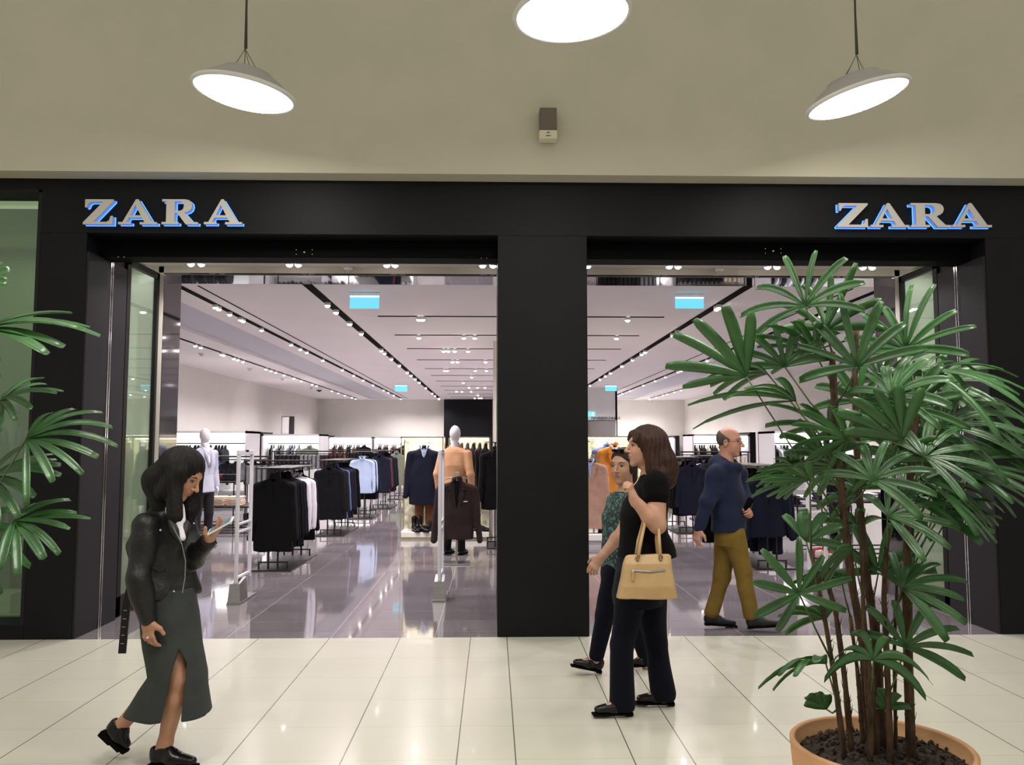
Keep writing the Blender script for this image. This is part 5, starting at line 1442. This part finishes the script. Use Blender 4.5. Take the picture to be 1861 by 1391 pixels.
    sobj('trousers', LP, .0065, JEANS, root, wrinkle(.006, 20, 14, 14, 1.7), o)
    shoe(root, h1, t1, style='flat'); shoe(root, h2, t2, style='flat')

# ------------------------------------------------------------------ bald man in the hoodie
def person_d():
    Y0 = 7.25
    J = lambda x, y, d=0.0: at(x, y, Y0 + d)
    g = J(1328, 1145); root = thing('person', 'balding man with glasses in navy hoodie and mustard trousers walking out of the shop', 'person', (g.x, g.y, 0)); o = root.location
    def st(px, py, hx, hy, d=0.0): p = J(px, py, d); return (p.z, p.x, p.y, hx, hy)
    H = Head(J(1326, 804), (.80, -.60, -.05), (0, 0, 1), 1.10)
    ROT = math.radians(54)
    nb = J(1320, 846)
    Rs, Ls = J(1299, 860, -.15), J(1344, 860, .13)
    Re, Rw = J(1285, 912, -.20), J(1270, 962, -.19)
    Le, Lw = J(1354, 905, .09), J(1357, 928, -.06)
    P = H.prims(nb, .056, 1.15, 1.15)
    P += [loft([st(1320, 842, .08, .07), st(1320, 856, .16, .08), st(1321, 890, .17, .10), st(1324, 940, .15, .10), st(1326, 975, .16, .11)], rot=ROT)]
    P += limb(Rs, Re, Rw, .05, .043, .030) + limb(Ls, Le, Lw, .05, .043, .030)
    H1, K1, A1 = J(1334, 975, -.08), J(1351, 1040, -.08), J(1364, 1122, -.08)
    H2, K2, A2 = J(1320, 975, .08), J(1312, 1048, .08), J(1294, 1116, .08)
    P += limb(H1, K1, A1, .085, .055, .037) + limb(H2, K2, A2, .085, .055, .037)
    h1, t1 = J(1358, 1146, -.08), J(1403, 1138, -.12); h1.z = .012 + .02; t1.z = .02 + .03
    h2, t2 = J(1280, 1132, .08), J(1338, 1136, .06); h2.z = .03; t2.z = .014
    t1 = h1 + (t1 - h1).normalized() * .29; t2 = h2 + (t2 - h2).normalized() * .29
    P += foot_skin(h1, t1, A1) + foot_skin(h2, t2, A2)
    P += hand_prims(Rw, J(1263, 990, -.20) - Rw, (.8, .5, 0), (.6, -.6, 0), (.5, .6, .6, .7), 1.08)
    P += hand_prims(Lw, Vector((.10, -.9, -.1)), (-.7, -.2, -.4), (0, 0, 1), (.8, .8, .85, .9), 1.05, (.6, .4, .6))
    sobj('body', P, .0050, SK['d'], root, origin=o)
    H.features(root, 'grey', True)
    HP = [H.e(-.015, 0, .032, (.097, .077, .088)), plane(H.p(.028, 0, 0), H.f), plane(H.p(-.03, 0, .062), (H.u * .8 + H.f * .5)), plane(H.p(0, 0, -.045), -H.u)]
    sobj('hair', HP, .004, HR['grey'], root, None, o)
    TP = [loft([st(1320, 843, .09, .085), st(1319, 856, .175, .110), st(1320, 888, .190, .128), st(1323, 925, .192, .136), st(1325, 958, .198, .144), st(1325, 965, .196, .142)], rot=ROT, pw=2.15),
          cone(Rs, Re, .064, .058, .06), cone(Re, Rw + (Re - Rw) * .05, .058, .044, .02), cone(J(1312, 880, -.10), Re, .06, .05, .05), cone(Ls, Le, .064, .058, .05), cone(Le, Lw, .058, .044, .02),
          cone(J(1301, 842, .02), J(1320, 849, -.12), .050, .040, .03), cone(J(1320, 849, -.12), J(1342, 848, -.08), .040, .036, .03), cone(J(1301, 840, .02), J(1320, 840, .10), .055, .048, .03), cone(J(1300, 841, -.02), J(1308, 834, .03), .050, .038, .03), cone(J(1312, 845, -.04), Rs + Vector((0, 0, -.01)), .062, .058, .05), cone(J(1330, 845, .04), Ls + Vector((0, 0, -.01)), .055, .055, .05), cone(J(1322, 842, .12), J(1343, 850, -.06), .04, .036, .03)]
    TP.append(H.e(.03, 0, -.10, (.062, .055, .07), .01, '-'))
    sobj('hoodie', TP, .0068, HOOD, root, wrinkle(.010, 15, 15, 20, 4.0), o)
    LP = [loft([st(1326, 955, .17, .125), st(1326, 975, .175, .13), st(1328, 990, .16, .12)], rot=ROT), cone(H1, K1, .100, .076, .03), cone(K1, A1 + Vector((0, 0, .02)), .074, .062, .02), cone(H2, K2, .100, .076, .03), cone(K2, A2 + Vector((0, 0, .02)), .074, .062, .02)]
    sobj('trousers', LP, .0065, CHINO, root, wrinkle(.009, 18, 14, 17, 2.7), o)
    sh = mat('grey_leather', (.014, .014, .017), .5, spec=.2)
    shoe(root, h1, t1, style='loafer', m=sh, lace=True); shoe(root, h2, t2, style='loafer', m=sh, lace=True)
    c = J(1360, 917, -.14)
    t = thing('phone', 'dark phone held by the man in the navy hoodie', 'phone', c)
    b = BM(); bx(b, -.034, .034, -.006, .006, -.06, .06, .004); b.transform(Euler((.3, .35, .5)).to_matrix().to_4x4()); obj('case', b, MT['slot'], t)
    c = J(1300, 960, .22)
    t = thing('shoulder_bag', 'black bag hanging at the far hip of the man in the hoodie', 'bag', c)
    sobj('bag_body', [loft([(-.13, 0, 0, .12, .035), (.13, 0, 0, .11, .03)], pw=3.5)], .009, TEE, t)
    b = BM(); s0 = J(1330, 850, .20) - c; tube(b, [Vector((-.1, 0, .12)), s0 + Vector((-.05, .02, 0)), s0 + Vector((.05, .03, -.05)), Vector((.1, .0, .12))], .010, 6); obj('strap', b, TEE, t)
person_a(); person_b(); person_c(); person_d()

# ------------------------------------------------------------------ mannequins
def mannequin(px, Y, top, lab, fw, cloth, trou, legs=True):
    sc_ = 1.0
    x = at(px, 808, Y).x; ht = at(px, top, Y).z
    root = thing('mannequin', lab, 'mannequin', (x, Y, 0)); o = root.location
    k = ht / 1.88
    f = Vector(fw).normalized(); l = Vector((-f.y, f.x, 0))
    def q(a, b, z): return Vector((x, Y, 0)) + (f * a + l * b) * k + Vector((0, 0, z * k))
    R = np.array([[f.x, l.x, 0], [f.y, l.y, 0], [0, 0, 1]])
    rot = math.atan2(l.y, l.x)
    P = [ell(q(0, 0, 1.765), (.098 * k, .078 * k, .118 * k), R), ell(q(.03, 0, 1.72), (.06 * k, .055 * k, .08 * k), R), cone(q(-.01, 0, 1.68), q(-.01, 0, 1.55), .052, .058)]
    P += [loft([(1.52 * k, q(0, 0, 0).x, q(0, 0, 0).y, .14, .08), (1.3 * k, q(0, 0, 0).x, q(0, 0, 0).y, .15, .1), (1.0 * k, q(0, 0, 0).x, q(0, 0, 0).y, .14, .09), (.9 * k, q(0, 0, 0).x, q(0, 0, 0).y, .15, .1)], rot=rot)]
    for s in (-1, 1):
        P += limb(q(0, s * .19, 1.47), q(-.04, s * .25, 1.17), q(.02, s * .25, .92), .045, .036, .026)
        P += hand_prims(q(.02, s * .25, .92), Vector((0, 0, -1)), -l * s, f, (.2, .25, .3, .3), 1.0)
        P += limb(q(0, s * .09, .92), q(.03 * s, s * .10, .50), q(-.02, s * .11, .09), .08, .05, .035)
    sobj('body', P, .0085, MT['mannequin'], root, origin=o)
    cx, cy = q(0, 0, 0).x, q(0, 0, 0).y
    JP = [loft([(1.575 * k, cx, cy, .075, .06), (1.535 * k, cx, cy, .15, .085), (1.49 * k, cx, cy, .20, .10), (1.3 * k, cx, cy, .19, .125), (1.12 * k, cx, cy, .165, .11), (.86 * k, cx, cy, .195, .125), (.84 * k, cx, cy, .19, .12)], rot=rot, pw=2.2)]
    for s in (-1, 1): JP += [cone(q(0, s * .205, 1.465), q(-.045, s * .262, 1.17), .063, .056, .03), cone(q(-.045, s * .262, 1.17), q(.01, s * .262, .94), .056, .046, .02)]
    JP.append(cone(q(.16, 0, 1.56), q(.17, 0, 1.30), .055, .01, .008, '-', flat=(l, 1.0)))
    sobj('blazer', JP, .0085, FB[cloth], root, wrinkle(.006, 16, 16, 12, 1.1), o)
    b = BM()
    for s in (-1, 1): tube(b, [v - o for v in (q(-.02, s * .075, 1.585), q(.06, s * .075, 1.545), q(.125, s * .055, 1.42), q(.135, s * .008, 1.25))], [.014, .02, .026, .008], 8)
    obj('lapel', b, FB[cloth], root, True)
    sobj('shirt', [cone(q(.03, 0, 1.60), q(.09, 0, 1.33), .056, .04, .02)], .009, FB['charcoal' if cloth == 'camel' else 'white'], root, None, o)
    TP = [loft([(1.0 * k, cx, cy, .16, .105), (.86 * k, cx, cy, .17, .11), (.8 * k, cx, cy, .16, .1)], rot=rot)]
    for s in (-1, 1): TP += [cone(q(0, s * .088, .88), q(.03 * s, s * .10, .50), .095, .072, .03), cone(q(.03 * s, s * .10, .50), q(-.02, s * .11, .10), .07, .062, .02)]
    sobj('trousers', TP, .0085, FB[trou], root, wrinkle(.005, 16, 16, 12, 2.1), o)
    for s in (-1, 1):
        h = q(-.07, s * .11, 0); h.z = .022; shoe(root, h, h + f * .28, style='oxford')
    b = BM(); lathe(b, [(0.001, 0), (.19, 0), (.19, .008), (0.001, .008)], 32, Matrix.Translation((0, 0, -.0))); obj('base_disc', b, MT['steel'], root)
    return root
mannequin(827, 12.15, 774, 'white headed mannequin in a camel blazer behind the brown blazer stand', (.35, .94, 0), 'camel', 'black')
mannequin(372, 13.5, 779, 'white mannequin in a pale grey blazer behind the woman with the phone', (.85, -.5, 0), 'lightgrey', 'charcoal')
mannequin(1522, 13.3, 790, 'dark clothed mannequin seen through the palm leaves on the right', (-.6, -.8, 0), 'black', 'charcoal')
make_shoe('trainer', 'red trainer on the shop floor seen through the palm', (at(1478, 984, 12).x, 11.9, 0), .1, 0, mat('red_leather', (.30, .02, .02), .5))
make_shoe('trainer', 'white and red trainer beside the red one behind the palm', (at(1486, 990, 11.6).x, 11.6, 0), .25, 0, mat('pale_leather', (.5, .40, .38), .5))

w_ = mannequin(18, 8.26, 808 - 2.0 * 1499 / 8.26 * .19, 'mannequin in a pale blazer standing in the left shop window behind the palm fronds', (.6, -.8, 0), 'lightgrey', 'charcoal')
w_.location.z = wz0 + .001

# ------------------------------------------------------------------ passer-by whose hand just enters at the right edge
def person_e():
    Y = 2.12
    W0 = at(1925, 1330, Y); X = W0.x + .16
    root = thing('person', 'passer-by in dark clothes at the right edge, only the fingertips inside the photo', 'person', (X + .12, Y, 0)); o = root.location
    B = Vector((X + .12, Y, 0))
    H = Head(B + Vector((-.02, 0, 1.56)), (-1, 0, 0), (0, 0, 1), 1.0)
    S1, S2 = B + Vector((0, -.18, 1.36)), B + Vector((0, .18, 1.36))
    E2 = B + Vector((-.02, .25, 1.08)); w2 = Vector((W0.x + .045, Y + .10, W0.z + .11))
    E1 = B + Vector((.08, -.25, 1.08)); w1 = B + Vector((.12, -.24, .84))
    P = H.prims(B + Vector((0, 0, 1.42)), .05)
    P += [loft([(1.40, B.x, B.y, .06, .06), (1.36, B.x, B.y, .08, .15), (1.15, B.x, B.y, .1, .15), (.95, B.x, B.y, .1, .15)])]
    P += limb(S1, E1, w1, .045, .04, .027) + limb(S2, E2, w2, .045, .04, .027)
    P += hand_prims(w2, at(1915, 1350, Y + .06) - w2, (0, -1, 0), (-1, 0, 0), (.4, .5, .5, .6)) + hand_prims(w1, (0, 0, -1), (0, 1, 0), (-1, 0, 0))
    K1, A1, K2, A2 = B + Vector((.0, -.09, .48)), B + Vector((.18, -.09, .10)), B + Vector((-.02, .09, .48)), B + Vector((-.02, .09, .09))
    P += limb(B + Vector((0, -.09, .9)), K1, A1, .08, .05, .035) + limb(B + Vector((0, .09, .9)), K2, A2, .08, .05, .035)
    sobj('body', P, .0055, SK['b'], root, origin=o); H.features(root, 'dark')
    sobj('hair', [H.e(-.02, 0, .04, (.108, .09, .098)), H.e(.11, 0, -.03, (.072, .08, .1), .02, '-')], .008, HR['dark'], root, strands(H.c), o)
    sobj('jumper', [loft([(1.40, B.x, B.y, .08, .08), (1.37, B.x, B.y, .1, .17), (1.15, B.x, B.y, .125, .18), (.88, B.x, B.y, .13, .18)]), cone(S1, E1, .065, .058, .03), cone(E1, w1, .058, .042, .02), cone(S2, E2, .065, .058, .03), cone(E2, w2 + (E2 - w2) * .15, .058, .042, .02)], .009, FB['charcoal'], root, wrinkle(.007, 15, 15, 15), o)
    sobj('trousers', [loft([(.96, B.x, B.y, .115, .165), (.84, B.x, B.y, .115, .165)]), cone(B + Vector((0, -.09, .88)), K1, .1, .07, .03), cone(K1, A1, .07, .06, .02), cone(B + Vector((0, .09, .88)), K2, .1, .07, .03), cone(K2, A2, .07, .06, .02)], .009, JEANS, root, None, o)
    for A in (A1, A2):
        h = Vector((A.x + .04, A.y, .03)); shoe(root, h, h + Vector((-.27, 0, 0)), style='loafer')
person_e()

# ================================================================== potted palms
def leaf_mat():
    m = mat('palm_leaf', (0.034, 0.125, 0.028), 0.40, var=.4, vscale=7, spec=1.0, bump=.25, bscale=24)
    b = m.node_tree.nodes['Principled BSDF']
    nt = m.node_tree
    tr = nt.nodes.new('ShaderNodeBsdfTranslucent'); tr.inputs['Color'].default_value = (0.12, 0.42, 0.03, 1)
    mx = nt.nodes.new('ShaderNodeMixShader'); mx.inputs[0].default_value = .25
    out = nt.nodes['Material Output']
    nt.links.new(b.outputs[0], mx.inputs[1]); nt.links.new(tr.outputs[0], mx.inputs[2]); nt.links.new(mx.outputs[0], out.inputs[0])
    return m
LEAF = leaf_mat()
CANE = mat('cane_fibre', (0.075, 0.042, 0.022), 0.85, var=.6, vscale=26, bump=1.0, bscale=70, stretch=(2, 2, .5))
STALK = mat('leaf_stalk', (0.06, 0.085, 0.028), 0.5, var=.3, vscale=8)
POTM = mat('terracotta', (0.55, 0.29, 0.135), 0.55, var=.06, vscale=5, bump=.08, bscale=40, stretch=(1, 1, 5))
SOIL = mat('soil', (0.030, 0.020, 0.015), 0.9, var=.6, vscale=30, bump=1, bscale=60)
BARK = mat('bark_chip', (0.055, 0.036, 0.027), 0.85, var=.5, vscale=12, bump=.6, bscale=60)

def leaflet(bm, hub, d, nrm, L, w, droop, curl, blunt, rng):
    """one strap of the fan: pleated, blunt tipped, arching under its weight"""
    side = d.cross(nrm).normalized()
    n = 9; rows = []
    for i in range(n):
        t = i / (n - 1)
        p = hub + d * (L * (t - .10 * droop * t * t)) + Vector((0, 0, -1)) * (droop * L * t ** 2.1) + nrm * (curl * L * math.sin(t * PI * .9))
        ww = w * (.20 + .75 * math.sin(min(t * 1.9, 1) * PI * .5)) * (1 if t < .86 else (.92 if t < .95 else blunt)) * .52
        fold = .30 * ww
        sd = (side + Vector((0, 0, rng * .5 * t))).normalized()
        rows.append([p - sd * ww + nrm * fold, p - sd * ww * .5 + nrm * fold * .15, p - nrm * fold * .35, p + sd * ww * .5 + nrm * fold * .15, p + sd * ww + nrm * fold])
    V = [[bm.verts.new(q) for q in r] for r in rows]
    for i in range(n - 1):
        for k in range(4):
            bm.faces.new((V[i][k], V[i][k + 1], V[i + 1][k + 1], V[i + 1][k]))

def palm(name_label, pot_c, pot_r, pot_h, canes, fronds, Y0, seed):
    R_ = random.Random(seed)
    root = thing('potted_palm', name_label, 'potted plant', (pot_c.x, pot_c.y, 0)); o = root.location
    b = BM(); r, h = pot_r, pot_h
    lathe(b, [(0.001, 0), (r * .80, 0), (r * .82, .01), (r * .92, h * .5), (r, h - .004), (r - .004, h), (r - .018, h), (r - .021, h - .006), (r - .03, h - .06), (0.001, h - .06)], 64)
    obj('pot', b, POTM, root, True)
    b = BM(); sr = r - .027
    rings = []
    for i in range(17):
        rr = sr * i / 16
        ring = [b.verts.new((rr * math.cos(a), rr * math.sin(a), h - .050 + .016 * (1 - (i / 16) ** 2) + (R_.uniform(-.007, .009) if i < 16 else 0))) for a in [2 * PI * k / 56 for k in range(56)]]
        rings.append(ring)
    for i in range(16):
        for k in range(56): b.faces.new((rings[i][k], rings[i][(k + 1) % 56], rings[i + 1][(k + 1) % 56], rings[i + 1][k]))
    soil = obj('soil', b, SOIL, root, True)
    b = BM()
    for i in range(260):
        a, q = R_.uniform(0, 2 * PI), sr * .97 * math.sqrt(R_.random())
        M = Euler((R_.uniform(0, 3), R_.uniform(0, 3), R_.uniform(0, 3))).to_matrix().to_4x4()
        s = R_.uniform(.006, .017)
        bmesh.ops.create_icosphere(b, subdivisions=1, radius=1, matrix=Matrix.Translation((q * math.cos(a), q * math.sin(a), h - .042 + .014 * (1 - (q / sr) ** 2))) @ M @ Matrix.Diagonal((s, s * .8, s * .45, 1)))
    c_ = obj('bark_chips', b, BARK, soil); c_['kind'] = 'stuff'
    CP = []
    for pts, dy, rad in canes:
        W_ = [at(x, y, Y0 + dy) for x, y in pts]
        W_[0].z = h - .05
        q = []
        for i in range(len(W_) - 1):
            for k in range(6): q.append(W_[i].lerp(W_[i + 1], k / 6))
        q.append(W_[-1])
        q = [q[0]] + [(q[i - 1] + q[i] * 2 + q[i + 1]) / 4 for i in range(1, len(q) - 1)] + [q[-1]]
        b = BM(); tube(b, [p - o for p in q], [rad * (1.0 - .35 * i / len(q)) * R_.uniform(.88, 1.14) for i in range(len(q))], 9)
        # torn leaf sheaths
        for p_i in range(2, len(q) - 2):
            for _ in range(2):
                a = R_.uniform(0, 2 * PI); e = Vector((math.cos(a), math.sin(a), 0)); p = q[p_i] - o + e * rad * .7
                tube(b, [p, p + e * rad * .7 + Vector((0, 0, R_.uniform(.01, .045)))], [.0022, .0006], 4)
        obj('cane', b, CANE, root, True)
        CP.append(q)
    for px, py, dy, ang, Lpx, n, spread, roll, droop in fronds:
        hub = at(px, py, Y0 + dy); k = (Y0 + dy) / FPX; L = Lpx * k * 1.06
        a = math.radians(ang); O = Vector((math.cos(a), R_.uniform(-.15, .15), math.sin(a))).normalized(); SP = Vector((-math.sin(a), 0, math.cos(a)))
        S = (Vector((0, 1, 0)) * math.cos(math.radians(roll)) + SP * math.sin(math.radians(roll))).normalized(); S = (S - O * S.dot(O)).normalized()
        N = O.cross(S).normalized()
        if N.z < 0: N = -N
        b = BM(); sp = math.radians(spread)
        for i in range(n):
            t = (i + .5) / n - .5
            th = t * sp + R_.uniform(-.05, .05)
            d = (O * math.cos(th) + S * math.sin(th) + N * R_.uniform(-.06, .10)).normalized()
            nn = (N - d * N.dot(d)).normalized()
            leaflet(b, hub - o, d, nn, L * R_.uniform(.86, 1.08) * (1 - .18 * abs(t) * 2), R_.uniform(.024, .038) * (1.15 if n < 7 else .95), droop * R_.uniform(.7, 1.25), R_.uniform(-.01, .06), R_.uniform(.45, .8), R_.uniform(-.3, .3))
        fr = obj('frond', b, LEAF, root, True)
        sm = fr.modifiers.new('thickness', 'SOLIDIFY'); sm.thickness = .0009
        # stalk down to the nearest cane
        best = None
        for q in CP:
            for p in q[len(q) // 4:]:
                dx = abs(p.x - hub.x); drop = hub.z - p.z
                cost = abs(drop - (.10 + 1.1 * dx)) + .8 * dx + .5 * abs(p.y - hub.y)
                if best is None or cost < best[0]: best = (cost, p)
        p = best[1]
        mid = p.lerp(hub, .5) + Vector((0, 0, -.02 + .02 * R_.random()))
        b = BM(); tube(b, [p - o, (p.lerp(mid, .6)) - o, mid - o, hub - o], [.0042, .0035, .003, .0028], 6)
        obj('leaf_stalk', b, STALK, root, True)
    return root

FR = [(1463, 557, 0, 90, 150, 8, 215, 40, .28), (1501, 601, .05, 95, 150, 8, 205, 30, .22), (1356, 684, -.1, 135, 150, 6, 120, 60, .10), (1426, 667, .1, 95, 110, 7, 180, 60, .2),
      (1446, 729, 0, 172, 190, 8, 110, 18, .18), (1557, 667, -.1, 95, 140, 7, 190, 45, .12), (1646, 637, .05, 80, 150, 9, 195, 32, .20), (1678, 676, -.05, 12, 180, 10, 150, 20, .42), (1652, 742, -.15, 90, 115, 7, 240, 65, .2),
      (1711, 775, -.1, 30, 150, 8, 170, 40, .3), (1737, 847, -.05, 12, 150, 10, 170, 28, .16), (1508, 781, .1, 150, 120, 7, 200, 25, .2), (1472, 873, -.1, 180, 108, 10, 150, 26, .05), (1587, 873, -.2, 60, 110, 8, 220, 45, .2),
      (1613, 938, -.15, 20, 125, 7, 200, 35, .2), (1452, 1079, -.15, 110, 98, 8, 290, 85, .04), (1465, 984, 0, 60, 80, 5, 150, 60, .2), (1639, 1069, -.1, 30, 115, 8, 200, 35, .25), (1645, 1177, -.1, 70, 125, 7, 190, 70, .30),
      (1501, 1207, -.05, 165, 120, 6, 110, 30, .45), (1587, 1200, -.15, 90, 115, 6, 200, 50, .7), (1501, 1125, 0, 150, 90, 5, 140, 40, .3), (1501, 1289, 0, 130, 42, 4, 90, 70, .1), (1596, 1043, .05, 95, 105, 6, 190, 60, .15),
      (1528, 1050, .1, 170, 95, 4, 90, 40, .3), (1678, 873, -.1, 340, 140, 8, 160, 25, .3), (1640, 800, -.25, 125, 130, 6, 110, 60, .15), (1560, 730, .15, 80, 105, 7, 220, 45, .25), (1520, 850, .15, 190, 105, 8, 180, 28, .2),
      (1700, 930, .1, 20, 110, 7, 180, 30, .25), (1590, 800, .2, 70, 120, 8, 240, 45, .25), (1745, 725, .12, 8, 130, 8, 150, 22, .35), (1660, 850, .15, 60, 125, 8, 260, 50, .25), (1560, 960, .12, 150, 85, 6, 200, 40, .25),
      (1700, 700, .2, 40, 135, 8, 200, 32, .3), (1600, 690, .18, 70, 120, 8, 220, 35, .25), (1780, 810, .05, 5, 110, 7, 150, 30, .2), (1550, 1000, -.1, 200, 75, 5, 120, 40, .3), (1610, 1290, -.02, 80, 55, 4, 120, 60, .3),
      (1500, 830, .05, 120, 100, 7, 200, 40, .2), (1620, 840, -.1, 110, 110, 7, 230, 50, .25), (1690, 800, .05, 60, 120, 7, 220, 45, .25), (1720, 880, .1, 340, 110, 7, 180, 30, .25),
      (1620, 720, -.2, 60, 120, 8, 200, 35, .25), (1770, 760, 0, 350, 120, 8, 150, 24, .35), (1680, 830, -.2, 30, 120, 8, 220, 40, .2), (1480, 640, .1, 150, 120, 8, 170, 25, .2), (1540, 800, -.1, 150, 110, 8, 220, 35, .2), (1640, 760, .25, 100, 110, 8, 240, 55, .2),
      (1760, 870, .1, 355, 105, 8, 150, 26, .2), (1450, 850, .12, 185, 85, 8, 150, 30, .12), (1560, 890, .2, 120, 100, 8, 240, 45, .2), (1640, 900, -.05, 40, 105, 7, 230, 50, .25), (1395, 680, .15, 170, 110, 7, 110, 20, .3)]
CN_ = [([(1590, 1345), (1575, 1200), (1548, 1060), (1530, 900), (1518, 760), (1512, 640)], 0, .017), ([(1605, 1350), (1590, 1150), (1572, 1020), (1560, 880), (1553, 700), (1556, 600)], .06, .015), ([(1655, 1352), (1650, 1180), (1648, 1000), (1655, 850), (1668, 720)], -.04, .017),
       ([(1535, 1345), (1518, 1240), (1500, 1130), (1474, 1000)], -.03, .010), ([(1548, 1350), (1535, 1230), (1520, 1120), (1500, 1040)], .02, .011), ([(1568, 1330), (1560, 1230), (1545, 1120)], .10, .009),
       ([(1618, 1365), (1612, 1200), (1606, 1080), (1614, 960)], -.08, .011), ([(1576, 1320), (1566, 1200), (1556, 1100)], .12, .008), ([(1600, 1335), (1603, 1230), (1596, 1130)], .09, .007), ([(1628, 1355), (1625, 1190), (1630, 1060)], .03, .007), ([(1580, 1360), (1584, 1240), (1570, 1130), (1566, 1000)], -.07, .010)]
YP = 2.92
pc = at(1601, 1352, YP)
palm('tall potted lady palm in a round terracotta pot at the right', pc, .302, pc.z, CN_, FR, YP, 11)
YQ = 2.75
pc2 = at(-215, 1352, YQ)
FL = [(48, 798, 0, 14, 150, 9, 175, 38, .26), (26, 947, 0, 6, 122, 10, 180, 34, .26), (-30, 597, 0, 8, 190, 6, 70, 28, .22), (2, 728, .1, 25, 112, 8, 190, 35, .25), (-20, 868, .1, 12, 140, 8, 150, 35, .2), (-40, 520, 0, 50, 70, 6, 160, 60, .2),
      (-70, 700, .1, 60, 130, 8, 220, 60, .3), (-80, 960, .1, 300, 120, 8, 220, 60, .3), (-260, 620, 0, 150, 160, 8, 180, 60, .3), (-320, 800, 0, 180, 160, 8, 180, 50, .3), (-200, 500, 0, 90, 160, 9, 200, 60, .3), (-150, 850, -.1, 100, 120, 8, 240, 60, .3), (-260, 950, 0, 190, 140, 8, 180, 50, .3)]
CL = [([(-170, 1350), (-165, 1150), (-140, 950), (-110, 750)], 0, .017), ([(-195, 1350), (-200, 1150), (-210, 900), (-190, 640)], .05, .015), ([(-150, 1350), (-130, 1180), (-90, 1020)], -.05, .012), ([(-210, 1350), (-230, 1150), (-260, 1000)], -.02, .012)]
palm('second lady palm whose fronds reach in from the left edge', pc2, .302, pc2.z, CL, FL, YQ, 5)

# prototypes are not part of the place
for t in KINDS.values():
    for ch in list(t.children): bpy.data.objects.remove(ch)
    bpy.data.objects.remove(t)
